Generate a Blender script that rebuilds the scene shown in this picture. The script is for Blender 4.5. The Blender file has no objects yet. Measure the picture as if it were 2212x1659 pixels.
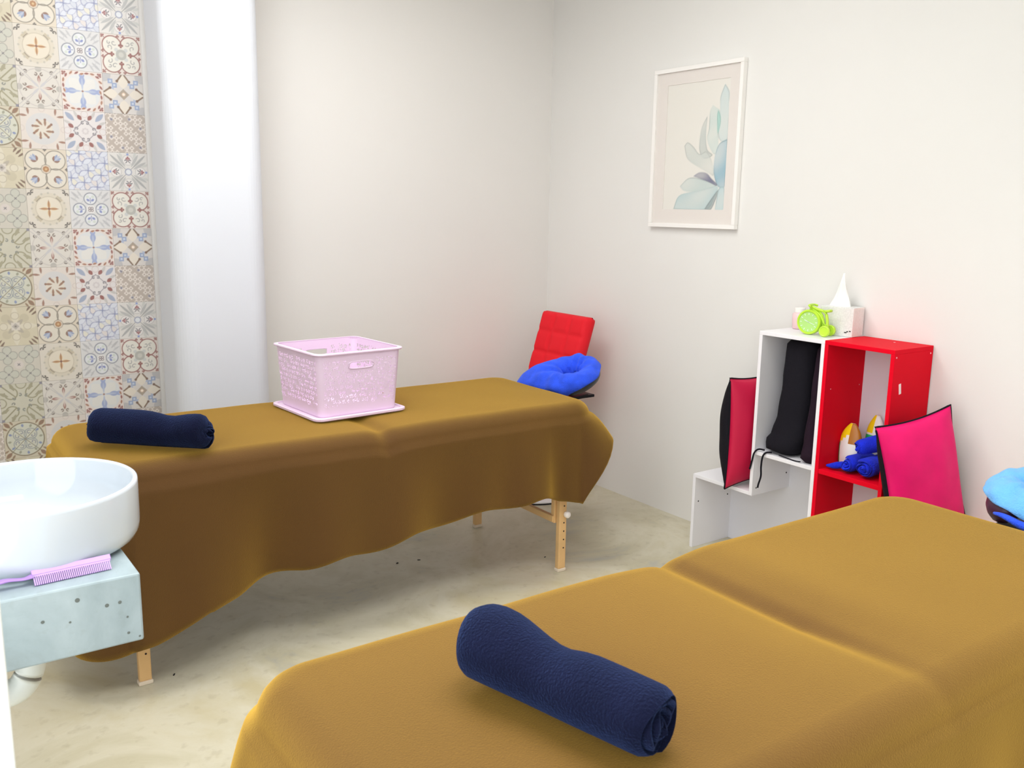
import bpy, bmesh, math, random
import numpy as np
from mathutils import Vector, Matrix, noise

random.seed(7)
scene = bpy.context.scene
C = scene.collection
PI = math.pi

# ------------------------------------------------------------------ camera
# solved from the tile grid, picture frame, floor line and table legs (2212 x 1659 frame)
CAM = Vector((-3.04395, -3.95880, 1.42775))
F_PX, YAW, PITCH, ROLL = 1953.5, math.radians(35.443), math.radians(10.937), math.radians(0.968)
fw = Vector((math.cos(PITCH) * math.sin(YAW), math.cos(PITCH) * math.cos(YAW), -math.sin(PITCH)))
rt = fw.cross(Vector((0, 0, 1))).normalized()
up = rt.cross(fw)
r2 = rt * math.cos(ROLL) + up * math.sin(ROLL)
u2 = -rt * math.sin(ROLL) + up * math.cos(ROLL)
cd = bpy.data.cameras.new('camera')
cam = bpy.data.objects.new('camera', cd)
C.objects.link(cam)
cam.matrix_world = Matrix(((r2.x, u2.x, -fw.x, CAM.x), (r2.y, u2.y, -fw.y, CAM.y), (r2.z, u2.z, -fw.z, CAM.z), (0, 0, 0, 1)))
cd.sensor_fit = 'HORIZONTAL'
cd.sensor_width = 36
cd.lens = F_PX / 2212 * 36
cd.clip_start = 0.02
cd.dof.use_dof = True
cd.dof.focus_distance = 3.6
cd.dof.aperture_fstop = 13
scene.camera = cam

# ------------------------------------------------------------------ world, lights, exposure
w = bpy.data.worlds.new('daylight')
scene.world = w
w.use_nodes = True
w.node_tree.nodes['Background'].inputs[0].default_value = (0.93, 0.97, 1.0, 1)
w.node_tree.nodes['Background'].inputs[1].default_value = 1.7


def area(name, loc, size, power, color, rot=(0, 0, 0), spread=180):
    d = bpy.data.lights.new(name, 'AREA')
    d.shape = 'RECTANGLE'
    d.size, d.size_y = size
    d.energy = power
    d.spread = math.radians(spread)
    d.color = color
    o = bpy.data.objects.new(name, d)
    o.location = loc
    o.rotation_euler = rot
    C.objects.link(o)
    return o


area('unseen_ceiling_light', (-2.45, -0.95, 2.74), (1.0, 0.8), 6, (1.0, 0.995, 0.99), spread=170)  # unseen fill light added to brighten the tiles and the column's left face
area('unseen_ceiling_light', (-1.75, -1.40, 2.74), (1.6, 1.0), 15, (1.0, 0.995, 0.99), spread=165)
area('unseen_ceiling_light', (-1.95, -2.95, 2.74), (1.6, 0.8), 11, (1.0, 0.995, 0.99), spread=110)

vs = scene.view_settings
vs.view_transform = 'Standard'
vs.look = 'None'
vs.gamma = 1
vs.use_curve_mapping = False
vs.exposure = 0.85


# ------------------------------------------------------------------ materials
def lin(c):
    return tuple(((x / 255) / 12.92 if x / 255 <= 0.04045 else ((x / 255 + 0.055) / 1.055) ** 2.4) for x in c)


def mat(name, rgb, rough=0.6, spec=0.5, metal=0.0, var=0.0, vscale=6.0, bump=0.0, bscale=200.0,
        sheen=0.0, sheen_tint=None, coat=0.0, sss=0.0, trans=0.0, emit=None):
    m = bpy.data.materials.new(name)
    m.use_nodes = True
    nt = m.node_tree
    b = nt.nodes['Principled BSDF']
    c = lin(rgb)
    b.inputs['Base Color'].default_value = (*c, 1)
    b.inputs['Roughness'].default_value = rough
    b.inputs['Specular IOR Level'].default_value = spec
    b.inputs['Metallic'].default_value = metal
    b.inputs['Coat Weight'].default_value = coat
    b.inputs['Transmission Weight'].default_value = trans
    if sheen:
        b.inputs['Sheen Weight'].default_value = sheen
        b.inputs['Sheen Roughness'].default_value = 0.54
        b.inputs['Sheen Tint'].default_value = (*lin(sheen_tint or (255, 255, 255)), 1)
    if sss:
        b.inputs['Subsurface Weight'].default_value = sss
        b.inputs['Subsurface Radius'].default_value = (0.02, 0.02, 0.02)
    tc = nt.nodes.new('ShaderNodeTexCoord')
    if var:
        n = nt.nodes.new('ShaderNodeTexNoise')
        n.inputs['Scale'].default_value = vscale
        n.inputs['Detail'].default_value = 4
        nt.links.new(tc.outputs['Object'], n.inputs['Vector'])
        r = nt.nodes.new('ShaderNodeValToRGB')
        r.color_ramp.elements[0].position = 0.35
        r.color_ramp.elements[1].position = 0.65
        r.color_ramp.elements[0].color = (*[x * (1 - var) for x in c], 1)
        r.color_ramp.elements[1].color = (*[min(1, x * (1 + var)) for x in c], 1)
        nt.links.new(n.outputs['Fac'], r.inputs[0])
        nt.links.new(r.outputs[0], b.inputs['Base Color'])
    if bump:
        n = nt.nodes.new('ShaderNodeTexNoise')
        n.inputs['Scale'].default_value = bscale
        n.inputs['Detail'].default_value = 3
        nt.links.new(tc.outputs['Object'], n.inputs['Vector'])
        bp = nt.nodes.new('ShaderNodeBump')
        bp.inputs['Strength'].default_value = bump
        bp.inputs['Distance'].default_value = 0.004
        nt.links.new(n.outputs['Fac'], bp.inputs['Height'])
        nt.links.new(bp.outputs[0], b.inputs['Normal'])
    return m


def concrete(name, stops, scale, rough=0.4, bump=0.15, fleck=0.25):
    m = bpy.data.materials.new(name)
    m.use_nodes = True
    nt = m.node_tree
    b = nt.nodes['Principled BSDF']
    tc = nt.nodes.new('ShaderNodeTexCoord')
    n1 = nt.nodes.new('ShaderNodeTexNoise')
    n1.inputs['Scale'].default_value = scale
    n1.inputs['Detail'].default_value = 8
    n1.inputs['Roughness'].default_value = 0.62
    n1.inputs['Distortion'].default_value = 0.6
    nt.links.new(tc.outputs['Object'], n1.inputs['Vector'])
    cr = nt.nodes.new('ShaderNodeValToRGB')
    e = cr.color_ramp.elements
    e[0].position, e[0].color = stops[0][0], (*lin(stops[0][1]), 1)
    e[1].position, e[1].color = stops[-1][0], (*lin(stops[-1][1]), 1)
    for p, c in stops[1:-1]:
        x = e.new(p)
        x.color = (*lin(c), 1)
    nt.links.new(n1.outputs['Fac'], cr.inputs[0])
    # small dark pores and trowel flecks
    n2 = nt.nodes.new('ShaderNodeTexNoise')
    n2.inputs['Scale'].default_value = scale * 14
    n2.inputs['Detail'].default_value = 5
    nt.links.new(tc.outputs['Object'], n2.inputs['Vector'])
    r2_ = nt.nodes.new('ShaderNodeValToRGB')
    r2_.color_ramp.elements[0].position = 0.30
    r2_.color_ramp.elements[0].color = (0.55, 0.5, 0.42, 1)
    r2_.color_ramp.elements[1].position = 0.42
    r2_.color_ramp.elements[1].color = (1, 1, 1, 1)
    nt.links.new(n2.outputs['Fac'], r2_.inputs[0])
    mx = nt.nodes.new('ShaderNodeMix')
    mx.data_type = 'RGBA'
    mx.blend_type = 'MULTIPLY'
    mx.inputs[0].default_value = fleck
    nt.links.new(cr.outputs[0], mx.inputs[6])
    nt.links.new(r2_.outputs[0], mx.inputs[7])
    nt.links.new(mx.outputs[2], b.inputs['Base Color'])
    mr = nt.nodes.new('ShaderNodeMapRange')
    mr.inputs[3].default_value = rough - 0.12
    mr.inputs[4].default_value = rough + 0.2
    nt.links.new(n1.outputs['Fac'], mr.inputs[0])
    nt.links.new(mr.outputs[0], b.inputs['Roughness'])
    bp = nt.nodes.new('ShaderNodeBump')
    bp.inputs['Strength'].default_value = bump
    bp.inputs['Distance'].default_value = 0.004
    nt.links.new(n2.outputs['Fac'], bp.inputs['Height'])
    nt.links.new(bp.outputs[0], b.inputs['Normal'])
    return m


def attr_mat(name, rough=0.45, spec=0.4):
    m = bpy.data.materials.new(name)
    m.use_nodes = True
    nt = m.node_tree
    a = nt.nodes.new('ShaderNodeAttribute')
    a.attribute_name = 'print'
    nt.links.new(a.outputs['Color'], nt.nodes['Principled BSDF'].inputs['Base Color'])
    nt.nodes['Principled BSDF'].inputs['Roughness'].default_value = rough
    nt.nodes['Principled BSDF'].inputs['Specular IOR Level'].default_value = spec
    return m


M = {
    'wall': mat('cream_wall_paint', (232, 229, 225), 0.75, 0.3, var=0.012, vscale=1.2, bump=0.05, bscale=60),
    'wall_r': mat('pale_wall_paint', (231, 229, 225), 0.7, 0.3, var=0.012, vscale=1.2, bump=0.05, bscale=60),
    'column': mat('white_gloss_paint', (222, 225, 232), 0.5, 0.3, bump=0.05, bscale=20),
    'ceiling': mat('white_ceiling_paint', (240, 240, 236), 0.8, 0.2),
    'jamb': mat('white_door_paint', (244, 249, 250), 0.4),
    'floor': concrete('polished_concrete', [(0.30, (158, 160, 158)), (0.43, (190, 183, 156)), (0.54, (204, 198, 176)), (0.70, (190, 180, 146))], 2.0, 0.30),
    'block': concrete('cast_concrete', [(0.28, (132, 142, 142)), (0.5, (157, 173, 178)), (0.72, (176, 191, 196))], 4.0, 0.5, fleck=0.12),
    'pore': mat('dark_concrete_pore', (105, 112, 108), 0.9),
    'tile': attr_mat('printed_patterned_tile', 0.4),
    'art': attr_mat('watercolour_print', 0.6),
    'sheet': mat('brown_cover_cloth', (76, 47, 21), 0.8, 0.25, var=0.05, vscale=3, bump=0.3, bscale=420, sheen=0.84, sheen_tint=(255, 205, 88)),  # golden sheen lightens the cloth tops in place of overhead light
    'vinyl': mat('dark_table_vinyl', (40, 34, 32), 0.5),
    'wood': mat('beech_wood', (226, 184, 128), 0.5, 0.4, var=0.06, vscale=12),
    'wood_dark': mat('plywood_end_panel', (205, 146, 82), 0.55, 0.4, var=0.05, vscale=9),
    'knob': mat('white_plastic_knob', (240, 232, 226), 0.4),
    'rubber': mat('cream_rubber_foot', (230, 215, 195), 0.7),
    'hole': mat('dark_hole', (46, 32, 24), 0.9),
    'navy': mat('navy_terry', (12, 14, 36), 0.95, 0.1, var=0.12, vscale=25, bump=0.9, bscale=260, sheen=0.35, sheen_tint=(90, 120, 190)),
    'pink': mat('lilac_pink_plastic', (237, 213, 236), 0.35, 0.5, sss=0.0),
    'ceramic': mat('white_ceramic', (206, 214, 222), 0.08, 0.6, coat=0.3),
    'pvc': mat('white_pvc', (226, 230, 226), 0.35),
    'comb': mat('lilac_comb_plastic', (178, 138, 214), 0.25, 0.5),
    'red_fabric': mat('red_upholstery', (232, 24, 40), 0.7, 0.3, bump=0.2, bscale=300),
    'chrome': mat('chrome', (225, 225, 228), 0.12, metal=1.0),
    'white_metal': mat('white_base_enamel', (240, 236, 238), 0.3),
    'white_board': mat('white_melamine', (238, 236, 240), 0.45),
    'back_board': mat('white_hardboard', (232, 231, 238), 0.6),
    'red_board': mat('red_melamine', (226, 8, 36), 0.55, 0.06),
    'screw': mat('dark_screw', (30, 28, 34), 0.5, metal=0.6),
    'cap': mat('pale_pink_screw_cap', (244, 190, 196), 0.5),
    'sticker': mat('white_paper_sticker', (250, 228, 226), 0.7),
    'black_fabric': mat('black_fabric', (20, 18, 26), 0.85, 0.2, bump=0.3, bscale=200),
    'plum_fabric': mat('blackish_plum_fabric', (34, 18, 32), 0.85, 0.2, bump=0.3, bscale=200),
    'magenta': mat('magenta_satin', (230, 4, 104), 0.55, 0.3, var=0.08, vscale=9, sheen=0.15, sheen_tint=(255, 90, 170)),
    'crimson': mat('crimson_satin', (196, 12, 64), 0.55, 0.4, sheen=0.2, sheen_tint=(255, 60, 120)),
    'blue_terry': mat('royal_blue_terry', (30, 48, 214), 0.95, 0.1, var=0.15, vscale=30, bump=0.9, bscale=240, sheen=0.3, sheen_tint=(120, 140, 255)),
    'blue_cover': mat('bright_blue_terry', (48, 86, 232), 0.95, 0.1, var=0.12, vscale=25, bump=0.7, bscale=240, sheen=0.4, sheen_tint=(150, 175, 255)),
    'sky_cover': mat('sky_blue_towel', (104, 172, 236), 0.95, 0.1, var=0.08, vscale=14, bump=0.6, bscale=240, sheen=0.4, sheen_tint=(200, 225, 255)),
    'black_vinyl': mat('black_cradle_vinyl', (44, 44, 50), 0.4, 0.5),
    'plum_vinyl': mat('dark_plum_cradle_vinyl', (72, 34, 58), 0.4, 0.5),
    'lime': mat('lime_green_plastic', (190, 232, 62), 0.3, 0.5),
    'lime_face': mat('pale_green_dial', (178, 222, 128), 0.35),
    'dial_mark': mat('pale_dial_mark', (228, 246, 232), 0.5),
    'dark_green': mat('dark_green_gap', (60, 96, 10), 0.6),
    'tissue_box': mat('grey_white_card', (226, 226, 224), 0.6, var=0.06, vscale=160),
    'tissue_side': mat('white_card', (240, 236, 230), 0.6, var=0.03, vscale=120),
    'tissue': mat('white_tissue', (250, 250, 246), 0.9),
    'ink': mat('black_ink', (30, 28, 30), 0.7),
    'pink_jar': mat('pale_pink_jar', (240, 205, 206), 0.35),
    'jar_lid': mat('white_jar_lid', (244, 240, 236), 0.4),
    'frame': mat('white_frame_lacquer', (245, 242, 238), 0.35),
    'mount': mat('warm_white_mount_card', (228, 220, 213), 0.85),
    'packet_white': mat('white_film', (240, 238, 232), 0.35),
    'packet_yellow': mat('yellow_film', (248, 214, 20), 0.35),
    'packet_green': mat('green_film', (40, 190, 110), 0.35),
    'packet_brown': mat('brown_film', (176, 112, 30), 0.35),
}
gl = bpy.data.materials.new('picture_glass')
gl.use_nodes = True
_b = gl.node_tree.nodes['Principled BSDF']
_b.inputs['Base Color'].default_value = (1, 1, 1, 1)
_b.inputs['Roughness'].default_value = 0.02
_b.inputs['Alpha'].default_value = 0.06
M['glass'] = gl


# ------------------------------------------------------------------ helpers
def tag(o, label=None, cat=None, group=None, kind=None):
    if label: o['label'] = label
    if cat: o['category'] = cat
    if group: o['group'] = group
    if kind: o['kind'] = kind
    return o


def thing(name, label, cat, loc=(0, 0, 0), rotz=0, group=None):
    o = bpy.data.objects.new(name, None)
    o.empty_display_size = 0.05
    C.objects.link(o)
    o.location = loc
    o.rotation_euler = (0, 0, rotz)
    return tag(o, label, cat, group)


def obj(name, src, m, parent=None, smooth=False, bevel=0, sub=0, solid=0, loc=None, rot=None):
    """src: bmesh or (verts, faces); coordinates in the parent's frame (world when top-level)."""
    me = bpy.data.meshes.new(name)
    if isinstance(src, tuple):
        me.from_pydata([tuple(v) for v in src[0]], [], src[1])
    else:
        bmesh.ops.recalc_face_normals(src, faces=src.faces)
        src.to_mesh(me)
        src.free()
    me.update()
    ms = m if isinstance(m, (list, tuple)) else [m]
    for x in ms:
        me.materials.append(M[x] if isinstance(x, str) else x)
    if loc is None:
        vs_ = [v.co for v in me.vertices]
        c = Vector((sum((min(v[i] for v in vs_), max(v[i] for v in vs_))) / 2 for i in range(3))) if vs_ else Vector()
        if not parent:
            c.z = min(v.z for v in vs_)
        me.transform(Matrix.Translation(-c))
    else:
        c = Vector(loc)
    o = bpy.data.objects.new(name, me)
    o.location = c
    if rot: o.rotation_euler = rot
    C.objects.link(o)
    o.parent = parent
    if smooth:
        me.polygons.foreach_set('use_smooth', [True] * len(me.polygons))
    if solid:
        md = o.modifiers.new('thickness', 'SOLIDIFY'); md.thickness = solid; md.offset = -1
    if bevel:
        md = o.modifiers.new('bevel', 'BEVEL'); md.width = bevel; md.segments = 2 if bevel < 0.03 else 10; md.limit_method = 'ANGLE'
    if sub:
        md = o.modifiers.new('subdiv', 'SUBSURF'); md.levels = sub; md.render_levels = sub
    return o


def bx(bm, x0, x1, y0, y1, z0, z1, M_=None, mi=0):
    vs_ = [bm.verts.new((x, y, z)) for z in (z0, z1) for y in (y0, y1) for x in (x0, x1)]
    if M_:
        for v in vs_: v.co = M_ @ v.co
    for f in ((0, 2, 3, 1), (4, 5, 7, 6), (0, 1, 5, 4), (2, 6, 7, 3), (0, 4, 6, 2), (1, 3, 7, 5)):
        fc = bm.faces.new([vs_[i] for i in f])
        fc.material_index = mi
    return bm


def box(name, x0, x1, y0, y1, z0, z1, m, parent=None, bevel=0.002):
    return obj(name, bx(bmesh.new(), x0, x1, y0, y1, z0, z1), m, parent, bevel=bevel)


def lathe(bm, prof, n=48, ctr=(0, 0, 0), axis=None, closed=False, mi=0):
    """prof: list of (r, h); axis: 3x3 whose columns are x,y,axis."""
    A = axis or Matrix.Identity(3)
    c = Vector(ctr)
    rings = []
    for r, h in prof:
        if r < 1e-6:
            rings.append([bm.verts.new(c + A @ Vector((0, 0, h)))])
        else:
            rings.append([bm.verts.new(c + A @ Vector((r * math.cos(2 * PI * k / n), r * math.sin(2 * PI * k / n), h))) for k in range(n)])
    prs = list(zip(rings, rings[1:]))
    if closed: prs.append((rings[-1], rings[0]))
    for a, b in prs:
        for k in range(n):
            k2 = (k + 1) % n
            if len(a) == 1 and len(b) == 1: continue
            if len(a) == 1: f = bm.faces.new((a[0], b[k], b[k2]))
            elif len(b) == 1: f = bm.faces.new((a[k], a[k2], b[0]))
            else: f = bm.faces.new((a[k], a[k2], b[k2], b[k]))
            f.material_index = mi
    return bm


def frame_of(d):
    d = Vector(d).normalized()
    a = Vector((0, 0, 1)) if abs(d.z) < 0.9 else Vector((1, 0, 0))
    x = a.cross(d).normalized()
    y = d.cross(x)
    return Matrix((x, y, d)).transposed()


def tube(bm, pts, rad, n=10, flat=1.0, mi=0):
    pts = [Vector(p) for p in pts]
    rs = rad if isinstance(rad, (list, tuple)) else [rad] * len(pts)
    rings = []
    for i, p in enumerate(pts):
        d = pts[min(i + 1, len(pts) - 1)] - pts[max(i - 1, 0)]
        A = frame_of(d)
        rings.append([bm.verts.new(p + A @ Vector((rs[i] * math.cos(2 * PI * k / n), flat * rs[i] * math.sin(2 * PI * k / n), 0))) for k in range(n)])
    for a, b in zip(rings, rings[1:]):
        for k in range(n):
            f = bm.faces.new((a[k], a[(k + 1) % n], b[(k + 1) % n], b[k]))
            f.material_index = mi
    for r_ in (rings[0][::-1], rings[-1]):
        f = bm.faces.new(r_)
        f.material_index = mi
    return bm


def smooth_path(pts, n=8):
    """Catmull-Rom through pts."""
    P = [Vector(p) for p in pts]
    P = [P[0] * 2 - P[1]] + P + [P[-1] * 2 - P[-2]]
    out = []
    for i in range(1, len(P) - 2):
        for k in range(n):
            t = k / n
            a, b, c, d = P[i - 1:i + 3]
            out.append(0.5 * ((2 * b) + (c - a) * t + (2 * a - 5 * b + 4 * c - d) * t * t + (3 * b - a - 3 * c + d) * t ** 3))
    out.append(P[-2])
    return out


def lerp_tab(tab, x):
    if x <= tab[0][0]: return tab[0][1]
    for (a, va), (b, vb) in zip(tab, tab[1:]):
        if x <= b:
            t = (x - a) / (b - a)
            t = t * t * (3 - 2 * t)
            return va + (vb - va) * t
    return tab[-1][1]


# ------------------------------------------------------------------ the room
CH = 2.78
LW = -3.70          # left wall
s = box('floor', LW - 0.1, 0.1, -6.0, 0.1, -0.1, 0.0, 'floor', bevel=0); tag(s, kind='structure', label='polished beige concrete floor', cat='floor')
wall_back = box('wall_back', LW - 0.1, 0.1, 0.0, 0.1, 0.0, CH, 'wall', bevel=0); tag(wall_back, kind='structure', label='cream back wall with a strip of patterned tiles at its left', cat='wall')
s = box('wall_right', 0.0, 0.1, -6.0, 0.0, 0.0, CH, 'wall_r', bevel=0); tag(s, kind='structure', label='plain off-white right wall with the framed print', cat='wall')
s = box('wall_left', LW - 0.1, LW, -2.3, 0.0, 0.0, CH, 'wall', bevel=0); tag(s, kind='structure', label='left wall carrying the concrete basin ledge', cat='wall')
s = box('wall_front', LW - 0.1, 0.1, -6.1, -6.0, 0.0, CH, 'wall', bevel=0); tag(s, kind='structure', label='unseen front wall behind the viewer, added to close off daylight', cat='wall')  # unseen wall, added to block daylight from the front
s = box('ceiling', LW - 0.1, 0.1, -6.0, 0.1, CH, CH + 0.1, 'ceiling', bevel=0); tag(s, kind='structure', label='plain white ceiling', cat='ceiling')
s = box('trim_1', -2.069, -1.69, -0.325, 0.0, 0.0, CH, 'column', bevel=0.08); tag(s, kind='structure', label='glossy white square column against the back wall', cat='column')
s = box('door_1', -3.12, -2.9665, -2.96, -2.90, 0.0, CH, 'jamb', bevel=0.004); tag(s, kind='structure', label='white door jamb at the left edge of the view', cat='door')

# ------------------------------------------------------------------ patterned wall tiles
T = 0.15
TN = 84
ax = (np.arange(TN + 1) / TN) * 2 - 1
U, V = np.meshgrid(ax, -ax[::-1] * -1)          # V up
U, V = np.meshgrid(ax, ax)


class Art:
    def __init__(self, base, U_=None, V_=None, aa=0.03):
        self.U = U if U_ is None else U_
        self.V = V if V_ is None else V_
        self.img = np.ones(self.U.shape + (3,)) * np.array(lin(base))
        self.aa = aa

    def put(self, a, col, op=1.0):
        a = np.clip(a, 0, 1)[..., None] * op
        self.img = self.img * (1 - a) + np.array(lin(col)) * a

    def cov(self, d):                       # coverage from signed distance (negative inside)
        return np.clip(0.5 - d / self.aa, 0, 1)

    def disc(self, x, y, r, col, op=1.0, sx=1.0, sy=1.0, rot=0.0):
        dx, dy = self.U - x, self.V - y
        c, s_ = math.cos(rot), math.sin(rot)
        ex, ey = (dx * c + dy * s_) / sx, (-dx * s_ + dy * c) / sy
        self.put(self.cov((np.hypot(ex, ey) - r) * min(sx, sy)), col, op)

    def ring(self, x, y, r, wd, col, op=1.0, a0=None, a1=None, sx=1.0, sy=1.0):
        dx, dy = (self.U - x) / sx, (self.V - y) / sy
        m = self.cov(np.abs(np.hypot(dx, dy) - r) - wd / 2)
        if a0 is not None:
            an = np.mod(np.arctan2(dy, dx) - a0, 2 * PI)
            m = m * (an < (a1 - a0))
        self.put(m, col, op)

    def line(self, x0, y0, x1, y1, wd, col, op=1.0):
        vx, vy = x1 - x0, y1 - y0
        t = np.clip(((self.U - x0) * vx + (self.V - y0) * vy) / (vx * vx + vy * vy + 1e-9), 0, 1)
        self.put(self.cov(np.hypot(self.U - x0 - t * vx, self.V - y0 - t * vy) - wd / 2), col, op)

    def petal(self, ang, r0, r1, wd, col, op=1.0, cx=0, cy=0):
        c, s_ = math.cos(ang), math.sin(ang)
        a = (self.U - cx) * c + (self.V - cy) * s_
        b = -(self.U - cx) * s_ + (self.V - cy) * c
        t = np.clip((a - r0) / (r1 - r0), 0, 1)
        h = wd * np.sin(PI * t) ** 0.8
        self.put(self.cov(np.abs(b) - h) * ((a > r0) & (a < r1)), col, op)

    def square(self, x, y, h, col, op=1.0, rot=0.0):
        dx, dy = self.U - x, self.V - y
        c, s_ = math.cos(rot), math.sin(rot)
        self.put(self.cov(np.maximum(np.abs(dx * c + dy * s_), np.abs(-dx * s_ + dy * c)) - h), col, op)

    def spiral(self, x, y, r, sgn, ang, wd, col):
        for k in range(10):
            t0, t1 = k / 10, (k + 1) / 10
            f = lambda t: (x + r * (1 - 0.75 * t) * math.cos(ang + sgn * t * 4.6), y + r * (1 - 0.75 * t) * math.sin(ang + sgn * t * 4.6))
            self.line(*f(t0), *f(t1), wd, col)

    def clover(self, x, y, r, ang, col):
        for k in (-1, 0, 1):
            a = ang + k * 1.6
            self.disc(x + r * math.cos(a), y + r * math.sin(a), r * 0.72, col)
        self.line(x, y, x - 1.8 * r * math.cos(ang), y - 1.8 * r * math.sin(ang), r * 0.6, col)


Q4 = [k * PI / 2 for k in range(4)]
D4 = [PI / 4 + k * PI / 2 for k in range(4)]
MAR, GRY, BLU, TAU, INK = (142, 70, 66), (160, 158, 158), (128, 142, 190), (170, 154, 140), (84, 82, 96)
BRN = (140, 92, 52)


def t_quatrefoil():
    a = Art((226, 215, 208))
    for d in D4:
        cx, cy = 0.62 * math.cos(d), 0.62 * math.sin(d)
        a.disc(cx, cy, 0.47, (232, 228, 218))
    for d in D4:
        cx, cy = 0.62 * math.cos(d), 0.62 * math.sin(d)
        a.ring(cx, cy, 0.47, 0.055, MAR, a0=d - 2.3, a1=d + 2.3)
        for q in (-1, 1):
            a.spiral(cx + 0.17 * math.cos(d + q * 1.4), cy + 0.17 * math.sin(d + q * 1.4), 0.14, q, d + PI, 0.035, GRY)
        a.spiral(cx + 0.2 * math.cos(d), cy + 0.2 * math.sin(d), 0.1, 1, d, 0.035, GRY)
        a.clover(1.25 * math.cos(d), 1.25 * math.sin(d), 0.06, d, MAR)
    for d in D4: a.disc(0.33 * math.cos(d), 0.33 * math.sin(d), 0.1, (206, 208, 206))
    a.disc(0, 0, 0.27, (182, 182, 176)); a.disc(0, 0, 0.13, (206, 204, 196))
    for d in Q4:
        a.clover(0.46 * math.cos(d), 0.46 * math.sin(d), 0.075, d + PI, MAR)
        for q in (-1, 1):
            a.clover(0.9 * math.cos(d) - q * 0.14 * math.sin(d), 0.9 * math.sin(d) + q * 0.14 * math.cos(d), 0.05, d, MAR)
    return a.img


def t_diamond():
    a = Art((218, 212, 208))
    for d in D4:
        a.disc(1.35 * math.cos(d), 1.35 * math.sin(d), 0.36, (190, 188, 190))
        for r_ in (0.62, 0.9):
            a.square(r_ * math.cos(d), r_ * math.sin(d), 0.12, (140, 158, 196))
            a.square(r_ * math.cos(d), r_ * math.sin(d), 0.055, (196, 208, 226))
        a.square(0.62 * math.cos(d + 0.32), 0.62 * math.sin(d + 0.32), 0.08, (170, 182, 210))
    for d in Q4:
        a.petal(d, 0.3, 0.98, 0.26, (232, 222, 208))
        for q in (-1, 1):
            x0, y0 = 0.66 * math.cos(d) - q * 0.3 * math.sin(d), 0.66 * math.sin(d) + q * 0.3 * math.cos(d)
            x1, y1 = 0.96 * math.cos(d) - q * 0.08 * math.sin(d), 0.96 * math.sin(d) + q * 0.08 * math.cos(d)
            a.line(x0, y0, x1, y1, 0.08, (120, 88, 62)); a.disc(x0, y0, 0.07, (110, 74, 54))
    a.square(0, 0, 0.2, (168, 152, 136), rot=PI / 4); a.disc(0, 0, 0.09, (238, 206, 180)); a.disc(0, 0, 0.05, (250, 240, 226))
    return a.img


def t_puzzle():
    a = Art((186, 172, 162))
    for i in range(-4, 5):
        for j in range(-4, 5):
            x, y = i * 0.25, j * 0.25
            if (i + j) % 2 == 0 or (i // 2 + j // 2) % 2 == 0:
                for d in Q4: a.disc(x + 0.07 * math.cos(d), y + 0.07 * math.sin(d), 0.058, (226, 216, 208))
                a.disc(x, y, 0.03, (150, 130, 120))
    for (x, y) in ((-0.7, 0.7), (0.2, 0.75), (0.75, 0.3), (-0.2, -0.75), (0.7, -0.7), (-0.75, -0.2)):
        a.disc(x, y, 0.07, (150, 156, 178))
        a.disc(x, y, 0.03, (120, 90, 90))
    return a.img


def t_crossleaf():
    a = Art((224, 220, 216))
    for d in D4:
        for q in (-0.26, 0, 0.26):
            a.petal(d + q, 0.3, 1.28 - abs(q) * 0.8, 0.075, (184, 184, 184))
        a.line(0.2 * math.cos(d), 0.2 * math.sin(d), 1.2 * math.cos(d), 1.2 * math.sin(d), 0.03, (150, 150, 150))
        a.petal(d + 0.4, 0.75, 1.15, 0.07, (206, 206, 202)); a.petal(d - 0.4, 0.75, 1.15, 0.07, (206, 206, 202))
    for d in Q4:
        a.disc(0.62 * math.cos(d), 0.62 * math.sin(d), 0.26, (232, 228, 226))
        a.ring(0.62 * math.cos(d), 0.62 * math.sin(d), 0.26, 0.03, (190, 186, 186))
        for q in (-1, 1):
            a.spiral(0.58 * math.cos(d) - q * 0.12 * math.sin(d), 0.58 * math.sin(d) + q * 0.12 * math.cos(d), 0.1, q, d + PI, 0.035, INK)
        a.clover(0.7 * math.cos(d), 0.7 * math.sin(d), 0.065, d, (150, 70, 80)); a.disc(0.92 * math.cos(d), 0.92 * math.sin(d), 0.06, (130, 150, 206))
    a.ring(0, 0, 0.16, 0.05, (144, 152, 182)); a.disc(0, 0, 0.12, (226, 230, 236))
    return a.img


def t_circles():
    a = Art((216, 215, 216))
    for d in D4:
        a.petal(d, 0.75, 1.3, 0.06, (182, 182, 186)); a.petal(d + 0.22, 0.75, 1.15, 0.045, (188, 188, 192)); a.petal(d - 0.22, 0.75, 1.15, 0.045, (188, 188, 192))
        a.ring(0.75 * math.cos(d), 0.75 * math.sin(d), 0.2, 0.03, (194, 194, 198))
    for d in Q4:
        cx, cy = 0.55 * math.cos(d), 0.55 * math.sin(d)
        a.disc(cx, cy, 0.345, (186, 188, 194), 0.6); a.disc(cx, cy, 0.32, (110, 116, 136)); a.disc(cx, cy, 0.28, (224, 226, 230))
        for q in (-1, 1):
            a.disc(cx + 0.1 * math.cos(d) - q * 0.13 * math.sin(d), cy + 0.1 * math.sin(d) + q * 0.13 * math.cos(d), 0.075, (206, 214, 206))
            a.petal(d + q * 0.9, 0.05, 0.24, 0.06, (122, 134, 190), cx=cx - 0.16 * math.cos(d), cy=cy - 0.16 * math.sin(d))
        a.line(cx - 0.22 * math.cos(d), cy - 0.22 * math.sin(d), cx + 0.04 * math.cos(d), cy + 0.04 * math.sin(d), 0.035, (122, 132, 178))
    a.disc(0, 0, 0.22, (228, 226, 226))
    for d in D4: a.ring(0.085 * math.cos(d), 0.085 * math.sin(d), 0.055, 0.035, (116, 96, 104))
    return a.img


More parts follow.
